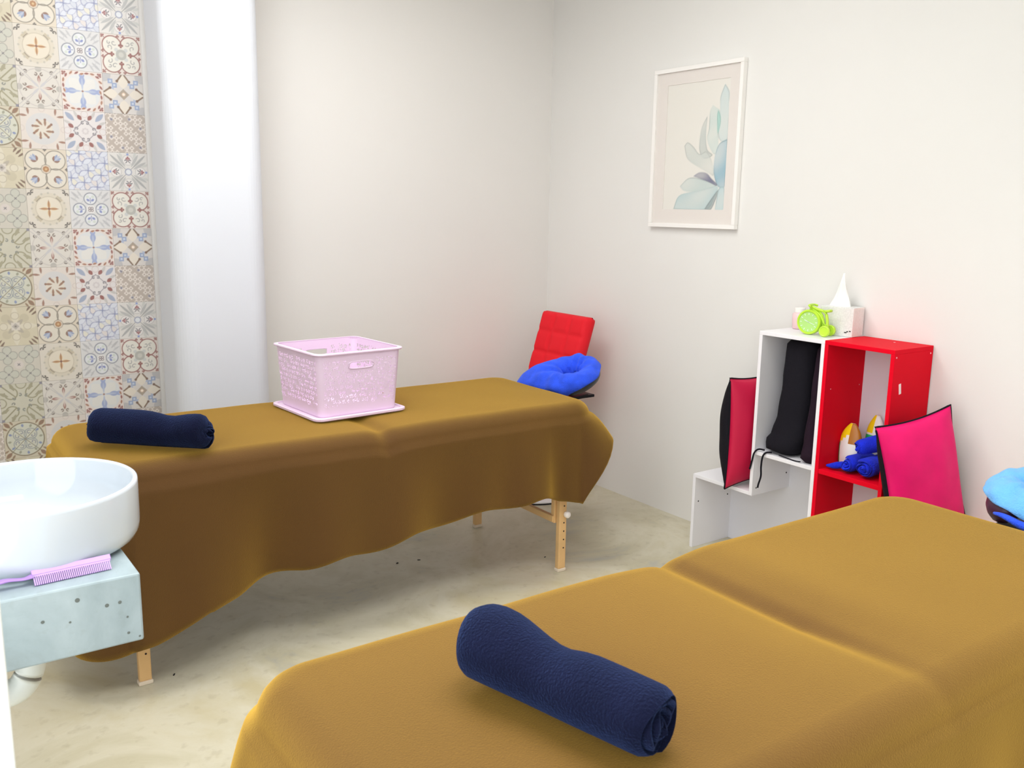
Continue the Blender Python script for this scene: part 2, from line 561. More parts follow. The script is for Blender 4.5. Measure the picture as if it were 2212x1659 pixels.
def t_star():
    a = Art((226, 214, 208))
    for k in range(24):
        an = 2 * PI * k / 24
        rr = 0.86 + 0.2 * abs(math.sin(2 * an)) ** 1.5
        a.petal(an + 1.9, -0.12, 0.12, 0.05, MAR if k % 2 else (166, 110, 82), cx=rr * math.cos(an), cy=rr * math.sin(an))
    for d in D4: a.clover(1.2 * math.cos(d), 1.2 * math.sin(d), 0.07, d, MAR)
    m = np.clip((0.8 + 0.12 * np.abs(np.sin(2 * np.arctan2(a.V, a.U))) - np.hypot(a.U, a.V)) / 0.03, 0, 1)
    a.put(m, (218, 220, 222))
    for d in D4: a.petal(d, 0.02, 0.85, 0.3, (226, 224, 220))
    for d in Q4:
        a.petal(d, 0.25, 0.8, 0.14, (150, 164, 206)); a.petal(d, 0.02, 0.7, 0.05, (176, 188, 214))
        for q in (-1, 1): a.petal(d + q * 0.5, 0.0, 0.26, 0.05, (150, 164, 206), cx=0.62 * math.cos(d), cy=0.62 * math.sin(d))
    a.disc(0, 0, 0.05, (150, 100, 90))
    return a.img


def t_reddiamond():
    a = Art((224, 218, 218))
    for d in D4:
        a.petal(d, 0.72, 1.3, 0.12, (152, 164, 190)); a.petal(d + 0.32, 0.7, 1.15, 0.07, (196, 192, 190)); a.petal(d - 0.32, 0.7, 1.15, 0.07, (196, 192, 190))
    for d in Q4:
        for q in (-1, 1):
            a.petal(d + q * 0.36 + q * 0.25, -0.05, 0.26, 0.1, MAR, cx=0.62 * math.cos(d + q * 0.3), cy=0.62 * math.sin(d + q * 0.3))
            a.spiral(0.42 * math.cos(d + q * 0.25), 0.42 * math.sin(d + q * 0.25), 0.1, q, d, 0.03, INK)
        a.ring(0.85 * math.cos(d), 0.85 * math.sin(d), 0.16, 0.03, (206, 186, 182))
    for k in range(4):
        d0, d1 = Q4[k], Q4[(k + 1) % 4]
        a.line(0.56 * math.cos(d0), 0.56 * math.sin(d0), 0.56 * math.cos(d1), 0.56 * math.sin(d1), 0.035, (130, 122, 136))
    for d in Q4 + D4: a.disc(0.13 * math.cos(d), 0.13 * math.sin(d), 0.05, (206, 198, 200))
    return a.img


def t_pinwheel():
    a = Art((214, 216, 226))
    cols = [(226, 222, 208), (206, 210, 222), (222, 214, 212)]
    n_ = 0
    for i in range(-2, 3):
        for j in range(-2, 3):
            x, y = i * 0.62 + j * 0.22, j * 0.62 - i * 0.22
            for k in range(4):
                d = Q4[k] + 0.5
                a.petal(d, 0.02, 0.56, 0.15, (150, 156, 190), cx=x, cy=y)
                a.petal(d + 0.05, 0.05, 0.52, 0.12, cols[n_ % 3] if k % 2 else (216, 220, 232), cx=x, cy=y)
                n_ += 1
            for d in Q4: a.line(x, y, x + 0.15 * math.cos(d), y + 0.15 * math.sin(d), 0.04, (128, 136, 178))
    return a.img


def t_compass():
    a = Art((218, 210, 198))
    a.disc(0, 0, 0.82, (212, 202, 182), 0.7); a.disc(0, 0, 0.6, (224, 214, 196))
    a.ring(0, 0, 0.62, 0.025, (190, 178, 156))
    for d in D4:
        a.ring(0, 0, 0.73, 0.14, (192, 180, 156), a0=(d - 0.22) % (2 * PI), a1=(d - 0.22) % (2 * PI) + 0.44)
        a.ring(0, 0, 0.66, 0.03, (110, 92, 76), a0=(d - 0.24) % (2 * PI), a1=(d - 0.24) % (2 * PI) + 0.48)
        for q in (-1, 1):
            a.spiral(1.12 * math.cos(d + q * 0.08), 1.12 * math.sin(d + q * 0.08), 0.1, -q, d + q * 1.2, 0.05, (82, 74, 70))
    for k in range(16): a.disc(0.8 * math.cos(k * PI / 8), 0.8 * math.sin(k * PI / 8), 0.05, (188, 182, 170))
    for d in Q4:
        a.petal(d, 0, 0.42, 0.075, (214, 176, 124)); a.petal(d, 0, 0.46, 0.03, (150, 92, 52))
    a.disc(0, 0, 0.06, (122, 62, 40))
    return a.img


def t_snow():
    a = Art((216, 210, 202))
    for d in D4:
        for q in (-0.06, 0.06): a.line(0.1 * math.cos(d + q), 0.1 * math.sin(d + q), 1.4 * math.cos(d + q), 1.4 * math.sin(d + q), 0.025, (180, 176, 178))
        for q in (-1, 1): a.spiral(0.95 * math.cos(d + q * 0.12), 0.95 * math.sin(d + q * 0.12), 0.09, q, d, 0.05, (96, 84, 78))
        a.petal(d, 0.02, 0.5, 0.06, (196, 194, 198))
    for d in Q4:
        a.petal(d, 0.22, 0.62, 0.07, (150, 96, 82)); a.petal(d, 0.12, 0.5, 0.03, (214, 196, 190))
        for q in (-1, 1): a.spiral(0.66 * math.cos(d + q * 0.22), 0.66 * math.sin(d + q * 0.22), 0.09, -q, d, 0.045, (120, 104, 94))
        a.disc(0.92 * math.cos(d), 0.92 * math.sin(d), 0.15, (178, 174, 168)); a.ring(0, 0, 0.92, 0.02, (196, 188, 184))
    return a.img


def t_eightpetal():
    a = Art((220, 210, 202))
    a.disc(0, 0, 0.78, (200, 204, 210), 0.6); a.disc(0, 0, 0.45, (222, 212, 196), 0.8)
    for k in range(8):
        d = PI / 8 + k * PI / 4
        x, y = 0.32 * math.cos(d), 0.32 * math.sin(d)
        a.petal(d + 0.35, -0.17, 0.19, 0.055, (146, 104, 78), cx=x, cy=y)
        a.disc(0.47 * math.cos(d + 0.12), 0.47 * math.sin(d + 0.12), 0.06, (140, 96, 74))
    for d in D4:
        for q in (-1, 1):
            a.petal(d + q * 0.7, -0.2, 0.2, 0.055, (150, 106, 88), cx=1.08 * math.cos(d + q * 0.16), cy=1.08 * math.sin(d + q * 0.16))
    for d in Q4: a.ring(0.98 * math.cos(d), 0.98 * math.sin(d), 0.14, 0.03, (206, 192, 186))
    return a.img


def t_tulip():
    a = Art((218, 206, 188))
    for d in D4:
        cx, cy = 0.64 * math.cos(d), 0.64 * math.sin(d)
        a.disc(cx, cy, 0.48, (222, 214, 200)); 
    for d in D4:
        cx, cy = 0.64 * math.cos(d), 0.64 * math.sin(d)
        a.ring(cx, cy, 0.48, 0.045, (126, 118, 106))
        for q in (-1, 1):
            a.petal(d + q * 0.62, 0.02, 0.3, 0.08, (136, 94, 76), cx=cx - 0.1 * math.cos(d), cy=cy - 0.1 * math.sin(d))
            a.petal(d + q * 0.3, 0.12, 0.42, 0.06, (142, 156, 190), cx=cx - 0.1 * math.cos(d), cy=cy - 0.1 * math.sin(d))
        a.petal(d, 0.05, 0.44, 0.055, (176, 186, 208), cx=cx - 0.1 * math.cos(d), cy=cy - 0.1 * math.sin(d))
    a.square(0, 0, 0.2, (214, 200, 182)); a.ring(0, 0, 0.22, 0.03, (150, 140, 128))
    for k in range(8): a.disc(0.1 * math.cos(k * PI / 4), 0.1 * math.sin(k * PI / 4), 0.055, (170, 116, 60))
    a.disc(0, 0, 0.05, (214, 176, 120))
    for d in Q4: a.clover(0.97 * math.cos(d), 0.97 * math.sin(d), 0.05, d + PI, (70, 64, 64))
    return a.img


def t_lattice():
    a = Art((204, 198, 186))
    for x in (-0.5, 0.5):
        for y in (-0.5, 0.5):
            for d in Q4: a.disc(x + 0.27 * math.cos(d), y + 0.27 * math.sin(d), 0.2, (196, 196, 184)); 
            for d in Q4: a.ring(x + 0.27 * math.cos(d), y + 0.27 * math.sin(d), 0.2, 0.028, (140, 138, 132))
            a.square(x, y, 0.1, (200, 198, 186)); a.line(x - 0.05, y - 0.05, x + 0.05, y + 0.05, 0.03, INK); a.line(x - 0.05, y + 0.05, x + 0.05, y - 0.05, 0.03, INK)
    a.disc(0, 0, 0.22, (212, 202, 196)); a.line(-0.05, -0.05, 0.05, 0.05, 0.03, INK); a.line(-0.05, 0.05, 0.05, -0.05, 0.03, INK)
    return a.img


def t_olive():
    a = Art((200, 196, 178))
    OL = (146, 140, 108)
    for d in D4:
        a.ring(0.7 * math.cos(d), 0.7 * math.sin(d), 0.3, 0.06, OL, a0=(d + 0.6) % (2 * PI), a1=(d + 0.6) % (2 * PI) + 5.0)
        a.line(0.42 * math.cos(d), 0.42 * math.sin(d), 1.3 * math.cos(d), 1.3 * math.sin(d), 0.06, OL)
        a.petal(d + 0.3, 0.7, 1.2, 0.08, (156, 150, 122)); a.petal(d - 0.3, 0.7, 1.2, 0.08, (156, 150, 122))
        a.square(1.36 * math.cos(d), 1.36 * math.sin(d), 0.09, (128, 124, 140))
    for k in range(8):
        d = k * PI / 4 + 0.2
        a.spiral(0.4 * math.cos(d), 0.4 * math.sin(d), 0.09, 1 if k % 2 else -1, d, 0.04, (120, 124, 118))
    for d in Q4: a.ring(0.98 * math.cos(d), 0.98 * math.sin(d), 0.24, 0.05, OL)
    return a.img


def t_roundel():
    a = Art((204, 194, 172))
    a.disc(0, 0, 0.9, (206, 206, 190)); a.ring(0, 0, 0.9, 0.055, (118, 100, 66))
    for d in D4:
        a.petal(d, 0.95, 1.36, 0.1, (140, 96, 66)); a.petal(d + 0.2, 0.96, 1.25, 0.05, (140, 110, 80)); a.petal(d - 0.2, 0.96, 1.25, 0.05, (140, 110, 80))
        a.ring(0.36 * math.cos(d), 0.36 * math.sin(d), 0.3, 0.035, (128, 138, 150)); a.line(0, 0, 1.3 * math.cos(d), 1.3 * math.sin(d), 0.03, (116, 106, 82))
        a.spiral(0.4 * math.cos(d + 0.3), 0.4 * math.sin(d + 0.3), 0.13, 1, d, 0.035, (128, 132, 150)); a.spiral(0.4 * math.cos(d - 0.3), 0.4 * math.sin(d - 0.3), 0.13, -1, d, 0.035, (128, 132, 150))
    for k in range(12):
        d = k * PI / 6 + 0.13
        a.petal(d, 0.66, 0.84, 0.06, (122, 136, 176) if k % 2 else (150, 150, 130))
    return a.img


def t_creamcross():
    a = Art((208, 198, 172))
    for d in Q4:
        a.petal(d, 0.1, 1.0, 0.16, (218, 210, 190)); a.ring(0.55 * math.cos(d), 0.55 * math.sin(d), 0.18, 0.03, (180, 168, 146))
    for d in D4:
        a.disc(0.6 * math.cos(d), 0.6 * math.sin(d), 0.22, (196, 186, 160)); a.petal(d, 0.05, 0.5, 0.1, (176, 166, 150))
        for q in (-0.16, 0, 0.16): a.petal(d + q, 0.95, 1.36, 0.05, (112, 82, 62))
    a.square(0, 0, 0.2, (214, 206, 196)); a.square(0, 0, 0.12, (178, 170, 164), rot=PI / 4); a.disc(0, 0, 0.05, (120, 112, 106))
    return a.img


DES = {2: [t_quatrefoil, t_diamond, t_puzzle, t_crossleaf], 1: [t_circles, t_star, t_reddiamond, t_pinwheel],
       0: [t_compass, t_snow, t_eightpetal, t_tulip], -1: [t_lattice, t_olive, t_roundel, t_creamcross]}


def print_mesh(name, img, wd, ht, depth, matname):
    """flat board in the local XZ plane, front at y=-depth, colours of the print per vertex."""
    nv, nu = img.shape[:2]
    gx = np.linspace(-wd / 2, wd / 2, nu); gz = np.linspace(-ht / 2, ht / 2, nv)
    X, Z = np.meshgrid(gx, gz)
    co = np.stack([X, np.full_like(X, -depth), Z], -1).reshape(-1, 3)
    b = [(-wd / 2, 0, -ht / 2), (wd / 2, 0, -ht / 2), (wd / 2, 0, ht / 2), (-wd / 2, 0, ht / 2)]
    verts = co.tolist() + b
    idx = np.arange(nv * nu).reshape(nv, nu)
    F = np.stack([idx[:-1, :-1], idx[:-1, 1:], idx[1:, 1:], idx[1:, :-1]], -1).reshape(-1, 4).tolist()
    n0 = nv * nu
    sides = [(list(idx[0, :]), n0, n0 + 1), (list(idx[:, -1]), n0 + 1, n0 + 2), (list(idx[-1, ::-1]), n0 + 2, n0 + 3), (list(idx[::-1, 0]), n0 + 3, n0)]
    for row, a, bb in sides: F.append([int(i) for i in row[::-1]] + [a, bb])
    me = bpy.data.meshes.new(name)
    me.from_pydata(verts, [], F)
    at = me.color_attributes.new('print', 'FLOAT_COLOR', 'POINT')
    cols = np.ones((len(verts), 4)); cols[:n0, :3] = img.reshape(-1, 3); cols[n0:, :3] = img[0, 0]
    at.data.foreach_set('color', cols.astype(np.float32).ravel())
    me.materials.append(M[matname])
    me.update()
    return me


TX0, TZ0 = -2.4471, 1.9994
tmesh = {}
for i in range(-4, 3):
    for j in range(-5, 14):
        col = i if i >= -1 else i + 4
        key = (col, j % 4)
        if key not in tmesh:
            im_ = DES[col][j % 4]()
            im_ = im_ * 0.80 + np.array(lin((250, 246, 238))) * 0.11
            tmesh[key] = print_mesh('patterned_tile', im_, T - 0.0006, T - 0.0006, 0.004, 'tile')
        zc = TZ0 - j * T
        if zc - T / 2 < 0: continue
        xc = TX0 + i * T
        o = bpy.data.objects.new('tile', tmesh[key])
        o.location = Vector((xc, 0, zc)) - wall_back.location
        o.parent = wall_back
        C.objects.link(o)


# ------------------------------------------------------------------ massage tables and their cloths
def rounded_rect(x0, x1, y0, y1, r, step=0.012, nc=14):
    """ccw from the front-left, returns list of (x, y, nx, ny, side, s01)"""
    out = []
    def seg(a, b, n, side):
        L = math.hypot(b[0] - a[0], b[1] - a[1]); k = max(2, int(L / step))
        for i in range(k): out.append((a[0] + (b[0] - a[0]) * i / k, a[1] + (b[1] - a[1]) * i / k, n[0], n[1], side, i / k))
    def arc(cx, cy, a0, side):
        for i in range(nc):
            a = a0 + PI / 2 * i / nc
            out.append((cx + r * math.cos(a), cy + r * math.sin(a), math.cos(a), math.sin(a), side, i / nc))
    seg((x0 + r, y0), (x1 - r, y0), (0, -1), 'front'); arc(x1 - r, y0 + r, -PI / 2, 'c_fr')
    seg((x1, y0 + r), (x1, y1 - r), (1, 0), 'right'); arc(x1 - r, y1 - r, 0, 'c_br')
    seg((x1 - r, y1), (x0 + r, y1), (0, 1), 'back'); arc(x0 + r, y1 - r, PI / 2, 'c_bl')
    seg((x0, y1 - r), (x0, y0 + r), (-1, 0), 'left'); arc(x0 + r, y0 + r, PI, 'c_fl')
    return out


def cloth(name, x0, x1, y0, y1, z, r, hem, flare, wave, topz, label, group=None):
    P = rounded_rect(x0, x1, y0, y1, r)
    cx, cy = (x0 + x1) / 2, (y0 + y1) / 2
    n = len(P)
    er = 0.06
    rings = []
    for k in (0.003, 0.01, 0.02, 0.03, 0.04, 0.05, 0.06, 0.07, 0.085, 0.1, 0.12, 0.14, 0.17, 0.2, 0.25, 0.3, 0.35, 0.4, 0.45, 0.5, 0.58, 0.66, 0.73, 0.8, 0.86, 0.91, 0.95, 0.98, 1.0):
        ring = []
        for x, y, nx, ny, sd, t in P:
            px, py = x - nx * er, y - ny * er
            X, Y = cx + (px - cx) * k, cy + (py - cy) * k
            ring.append((X, Y, z + topz(X, Y)))
        rings.append(ring)
    for a in (15, 30, 45, 60, 75, 90):
        A = math.radians(a)
        ring = []
        for x, y, nx, ny, sd, t in P:
            px, py = x - nx * er * (1 - math.sin(A)), y - ny * er * (1 - math.sin(A))
            ring.append((px, py, z + topz(px, py) - er * (1 - math.cos(A)) * 0.9))
        rings.append(ring)
    NS = 26
    S = np.cumsum([0] + [math.hypot(P[(i + 1) % n][0] - P[i][0], P[(i + 1) % n][1] - P[i][1]) for i in range(n)])
    for q in range(1, NS + 1):
        tt = q / NS
        ring = []
        for i, (x, y, nx, ny, sd, t) in enumerate(P):
            hz = hem(sd, t, x, y)
            top = z + topz(x, y) - er * 0.9
            o = flare(sd, t, tt, x, y) + wave(sd, t, S[i], x, y) * tt ** 1.2
            dx, dy = 0.0, 0.0
            ring.append((x + nx * o, y + ny * o, top + (hz - top) * tt))
        rings.append(ring)
    verts = [v for rg in rings for v in rg]
    faces = []
    for a in range(len(rings) - 1):
        for i in range(n):
            j = (i + 1) % n
            faces.append((a * n + i, (a + 1) * n + i, (a + 1) * n + j, a * n + j))
    faces.append(tuple(range(n)))
    o = obj(name, (verts, faces), 'sheet', None, smooth=True, solid=0.0025)
    return tag(o, label, 'table cover', group)


def bump1(x, c, wd):
    return math.exp(-((x - c) / wd) ** 2)


def tilt_about(co, c, deg=24):
    p = Matrix.Rotation(math.radians(-deg), 3, 'Y') @ (co - c)
    return c + p + Vector((0, 0, 0.0009 * deg))


def massage_table(x0, x1, y0, y1, z, label, cradle_mat, tilt):
    cx, cy = (x0 + x1) / 2, (y0 + y1) / 2
    t = thing('massage_table', label, 'massage table', (cx, cy, 0), group='folding massage tables')
    hx, hy = (x1 - x0) / 2, (y1 - y0) / 2
    r = 0.085
    for sgn, nm in ((-1, 'padded_top'), (1, 'padded_top')):
        bm = bmesh.new()
        pts = []
        xa, xb = (-hx + 0.012, -0.03) if sgn < 0 else (0.03, hx - 0.012)
        def arc(ccx, ccy, a0):
            for i in range(9):
                a = a0 + PI / 2 * i / 8
                pts.append((ccx + r * math.cos(a), ccy + r * math.sin(a)))
        h2 = hy - 0.012
        if sgn < 0:
            pts += [(xb, -h2), (xb, h2)]; arc(xa + r, h2 - r, PI / 2); arc(xa + r, -h2 + r, PI)
        else:
            pts += [(xa, h2), (xa, -h2)]; arc(xb - r, -h2 + r, -PI / 2); arc(xb - r, h2 - r, 0)
        lo = [bm.verts.new((p[0], p[1], z - 0.075)) for p in pts]
        hi = [bm.verts.new((p[0], p[1], z - 0.034)) for p in pts]
        bm.faces.new(lo[::-1]); bm.faces.new(hi)
        for i in range(len(pts)):
            bm.faces.new((lo[i], lo[(i + 1) % len(pts)], hi[(i + 1) % len(pts)], hi[i]))
        obj(nm, bm, 'vinyl', t, bevel=0.015)
    for sx in (-1, 1):
        lx = -hx + 0.123 if sx < 0 else hx - 0.15
        for sy in (-1, 1):
            ly = sy * (hy - 0.04)
            bm = bmesh.new()
            bx(bm, lx - 0.014, lx + 0.022, ly - 0.012, ly + 0.012, 0.012, z - 0.076)       # sliding extension
            bx(bm, lx - 0.022, lx + 0.0, ly + sy * -0.013, ly + sy * -0.036, 0.20, z - 0.076)
            lg = obj('leg', bm, 'wood', t, bevel=0.004)
            bm = bmesh.new(); bx(bm, lx - 0.017, lx + 0.025, ly - 0.014, ly + 0.014, 0.0, 0.013)
            f = obj('foot', bm, 'rubber', lg, bevel=0.003); f.location -= lg.location
            bm = bmesh.new()
            for hz in (0.1, 0.135, 0.17, 0.205, 0.275, 0.31):
                lathe(bm, [(0, 0), (0.0032, 0), (0.0032, 0.0012), (0, 0.0012)], 10, (lx + 0.008, ly + sy * 0.0118, hz), frame_of((0, sy, 0)))
            h = obj('bolt_holes', bm, 'hole', lg); h.location -= lg.location; h['kind'] = 'stuff'
            bm = lathe(bmesh.new(), [(0, 0), (0.011, 0), (0.013, 0.004), (0.013, 0.016), (0.010, 0.02), (0, 0.02)], 20, (lx + 0.016, ly + sy * 0.012, 0.24), frame_of((0, sy, 0)))
            k = obj('height_knob', bm, 'knob', lg, smooth=True); k.location -= lg.location
        # end panel with arched lower edge, and stretcher
        bm = bmesh.new()
        yy = hy - 0.055
        top = z - 0.078
        prof = []
        for i in range(25):
            q = -1 + 2 * i / 24
            prof.append((q * yy, top - 0.05 - 0.26 * abs(q) ** 3.2))
        lo_x, hi_x = lx - 0.034, lx - 0.024
        fr = [[bm.verts.new((X, y, zz)) for y, zz in prof] + [bm.verts.new((X, yy, top)), bm.verts.new((X, -yy, top))] for X in (lo_x, hi_x)]
        bm.faces.new(fr[0]); bm.faces.new(fr[1][::-1])
        k_ = len(fr[0])
        for i in range(k_): bm.faces.new((fr[0][i], fr[1][i], fr[1][(i + 1) % k_], fr[0][(i + 1) % k_]))
        obj('end_panel', bm, 'wood_dark', t)
        bm = bx(bmesh.new(), lx - 0.03, lx - 0.012, -yy, yy, 0.205, 0.232)
        obj('stretcher', bm, 'wood', t, bevel=0.003)
    # face cradle at the right-hand end
    bm = bmesh.new()
    for sy in (-1, 1): tube(bm, [(hx - 0.1, sy * 0.07, z - 0.05), (hx + 0.06, sy * 0.07, z - 0.05), (hx + 0.17, sy * 0.07, z - 0.045)], 0.008, 10)
    bx(bm, hx + 0.05, hx + 0.20, -0.08, 0.08, z - 0.052, z - 0.040)
    obj('cradle_frame', bm, 'screw', t, bevel=0.002)
    bm = bmesh.new()
    cr = Vector((hx + 0.135, 0, z + 0.004))
    NA, NB = 44, 16
    A0, A1 = math.radians(-158), math.radians(158)
    rg = []
    for i in range(NA + 1):
        a = A0 + (A1 - A0) * i / NA
        base = cr + Vector((0.088 * math.cos(a), 0.088 * math.sin(a), 0.0))
        n_ = Vector((math.cos(a), math.sin(a), 0))
        e = min(1.0, min(i, NA - i) / 3 * 0.5 + 0.5)
        rg.append([bm.verts.new(base + (n_ * 0.040 * math.cos(2 * PI * k / NB) + Vector((0, 0, 0.040 * math.sin(2 * PI * k / NB)))) * e) for k in range(NB)])
    for p, q in zip(rg, rg[1:]):
        for k in range(NB): bm.faces.new((p[k], p[(k + 1) % NB], q[(k + 1) % NB], q[k]))
    bm.faces.new(rg[0][::-1]); bm.faces.new(rg[-1])
    for v in bm.verts: v.co = tilt_about(v.co, cr, tilt)
    cu = obj('face_cushion', bm, cradle_mat, t, smooth=True)
    return t


B1 = dict(x0=-2.605, x1=-0.735, y0=-1.315, y1=-0.625)
B2 = dict(x0=-2.620, x1=-0.790, y0=-3.290, y1=-2.600)
ZT = 0.69
massage_table(B1['x0'], B1['x1'], B1['y0'], B1['y1'], ZT, 'folding massage table on beech legs along the tiled back wall', 'black_vinyl', 24)
massage_table(B2['x0'], B2['x1'], B2['y0'], B2['y1'], ZT, 'folding massage table in the foreground, mostly hidden by its brown cover', 'plum_vinyl', 10)

HEM1 = [(-2.6, 0.14), (-2.485, 0.158), (-2.22, 0.235), (-2.0, 0.272), (-1.8, 0.285), (-1.56, 0.312), (-1.25, 0.340), (-1.04, 0.347), (-0.92, 0.318), (-0.80, 0.293)]


def hem1(sd, t, x, y):
    if sd == 'front': return lerp_tab(HEM1, x) + 0.006 * math.sin(x * 23) * (x > -2.3)
    if sd == 'c_fr': return 0.293 + 0.24 * min(1, t * 1.7) ** 0.9
    if sd == 'right': return 0.53
    if sd == 'c_br': return 0.53 + 0.04 * t
    if sd == 'back': return 0.57 - 0.08 * t
    if sd == 'c_bl': return 0.49 - 0.13 * t
    if sd == 'left': return 0.36 - 0.22 * max(0, (t - 0.35) / 0.65) ** 1.5
    return 0.14 - 0.012 * math.sin(PI * t)


def flare1(sd, t, tt, x, y):
    b = 0.012 + 0.012 * tt
    s_ = tt ** 0.75
    if sd == 'front':
        return b + 0.02 * s_ * max(0, 1 - (x + 2.52) / 0.3) * (x > -2.6) + 0.03 * s_ * max(0, (x + 0.98) / 0.16)
    if sd == 'c_fr': return b + s_ * (0.03 + 0.055 * math.sin(PI * min(1, t * 0.9)))
    if sd == 'right': return b + s_ * (0.03 + 0.02 * math.exp(-t * 6))
    if sd == 'left': return b + s_ * 0.015
    if sd == 'c_fl': return b + s_ * (0.015 + 0.01 * math.sin(PI * t))
    return b + s_ * 0.02


def wave1(sd, t, s_, x, y):
    if sd in ('front', 'c_fl', 'c_fr', 'left'):
        a = 0.016 * math.sin(s_ * 9.5 + 0.6) + 0.010 * math.sin(s_ * 21 + 1.7)
        a += -0.03 * bump1(x, -2.10, 0.10) + 0.02 * bump1(x, -2.33, 0.08) - 0.022 * bump1(x, -0.95, 0.05) + 0.015 * bump1(x, -1.12, 0.06)
        return a
    return 0.008 * math.sin(s_ * 14)


def top1(x, y):
    return -0.012 * bump1(x, -1.67, 0.03) - 0.006 * bump1(x, -1.67, 0.12) + 0.002 * noise.noise((x * 5, y * 5, 3.0))


cloth('brown_table_cover', B1['x0'], B1['x1'], B1['y0'], B1['y1'], ZT, 0.10, hem1, flare1, wave1, top1,
      'brown cloth draped over the massage table by the back wall, pink basket on it', 'brown cloths on the massage tables')


def hem2(sd, t, x, y):
    if sd == 'left': return 0.20
    if sd in ('c_fl', 'c_bl'): return 0.20 - 0.07 * math.sin(PI * t)
    return 0.27 + 0.02 * math.sin(x * 7)


def flare2(sd, t, tt, x, y):
    b = 0.010 + 0.012 * tt
    s_ = tt ** 0.7
    if sd in ('c_bl', 'c_fl'): return b + s_ * (0.06 + 0.05 * math.sin(PI * t))
    if sd == 'left': return b + s_ * 0.06
    if sd == 'back': return b + s_ * (0.02 + 0.04 * t ** 6)
    return b + s_ * 0.02


def wave2(sd, t, s_, x, y):
    return 0.012 * math.sin(s_ * 10 + 1) + 0.008 * math.sin(s_ * 23)


def top2(x, y):
    fade = min(1, max(0.15, (y + 3.30) / 0.3))
    return ((-0.012 * bump1(x, -1.69, 0.026) - 0.010 * bump1(x, -1.69, 0.10) + 0.004 * bump1(x, -1.56, 0.09)) * fade
            + 0.002 * noise.noise((x * 4, y * 4, 7.0)) - 0.003 * bump1(y, -2.94, 0.2) * bump1(x, -2.1, 0.4))


cloth('brown_table_cover', B2['x0'], B2['x1'], B2['y0'], B2['y1'], ZT, 0.11, hem2, flare2, wave2, top2,
      'brown cloth over the foreground massage table, golden sheen put in for the light on top, single towel on it', 'brown cloths on the massage tables')


# towels draped over the two face cradles
def cradle_cover(name, ctr, material, label, seed, tip, low, drop_deg=(205, 20), tilt=24):
    bm = bmesh.new()
    NA, NB = 56, 16
    rg = []
    for i in range(NA):
        a = 2 * PI * i / NA
        n_ = Vector((math.cos(a), math.sin(a), 0))
        base = Vector((0.088 * math.cos(a), 0.088 * math.sin(a), 0))
        ring = []
        for k in range(NB + 1):
            d1 = drop_deg[1] - low[1] * (0.5 + 0.5 * math.cos(a - low[0])) + 14 * noise.noise((2 * math.cos(a) + seed, 2 * math.sin(a), 4.0))
            q = math.radians(drop_deg[0] + (d1 - drop_deg[0]) * k / NB)
            rr = 1 + 0.16 * noise.noise((3 * math.cos(a) + seed, 3 * math.sin(a), 1.5 * q)) + 0.04 * math.sin(9 * a + seed + 2 * q)
            fold = 0.006 * math.sin(7 * a + 3 * math.sin(2 * a) + seed) * math.sin(q) + 0.010 * abs(noise.noise((4 * math.cos(a) + 3 * q, 4 * math.sin(a), seed)))
            p = base + n_ * (0.046 * rr + fold) * math.cos(q) + Vector((0, 0, (0.047 * rr + fold) * math.sin(q) + 0.004))
            p += Vector(tip) * max(0, math.cos(a - math.atan2(tip[1], tip[0]))) ** 5 * (k / NB) ** 2
            p.z += 0.012 * math.cos(a - 2.2)
            ring.append(bm.verts.new(tilt_about(p, Vector(), tilt) + Vector(ctr)))
        rg.append(ring)
    for i in range(NA):
        p, q = rg[i], rg[(i + 1) % NA]
        for k in range(NB): bm.faces.new((p[k], p[k + 1], q[k + 1], q[k]))
    o = obj(name, bm, material, None, smooth=True, solid=-0.004, sub=1)
    return tag(o, label, 'towel')


cz = ZT + 0.008
cradle_cover('face_cradle_towel', (B1['x1'] + 0.135, (B1['y0'] + B1['y1']) / 2, cz), 'blue_cover', 'royal blue towel draped round the black face cradle below the red chair', 2.0, (-0.09, 0.12, 0.012), (math.radians(150), 60))
sky = cradle_cover('face_cradle_towel', (B2['x1'] + 0.155, (B2['y0'] + B2['y1']) / 2, cz), 'sky_cover', 'sky blue towel over the face cradle at the right edge', 5.0, (-0.005, 0.01, 0.0), (math.radians(-60), 50), drop_deg=(170, 18), tilt=10)


bm = bmesh.new()
pts = []
for k in range(22):
    a = math.radians(150 + 130 * k / 21)
    p = Vector((0.088 * math.cos(a), 0.088 * math.sin(a), 0)) + Vector((math.cos(a), math.sin(a), 0)) * 0.05
    p.z = 0.012 + 0.006 * math.sin(k * 0.7)
    pts.append(tilt_about(p, Vector(), 10) + Vector((B2['x1'] + 0.155, (B2['y0'] + B2['y1']) / 2, cz - 0.012)) - sky.location)
tube(bm, pts, [0.004 + 0.009 * math.sin(PI * k / 21) for k in range(22)], 10)
obj('folded_hem', bm, 'blue_cover', sky, smooth=True)['label'] = 'royal blue turned-up hem'


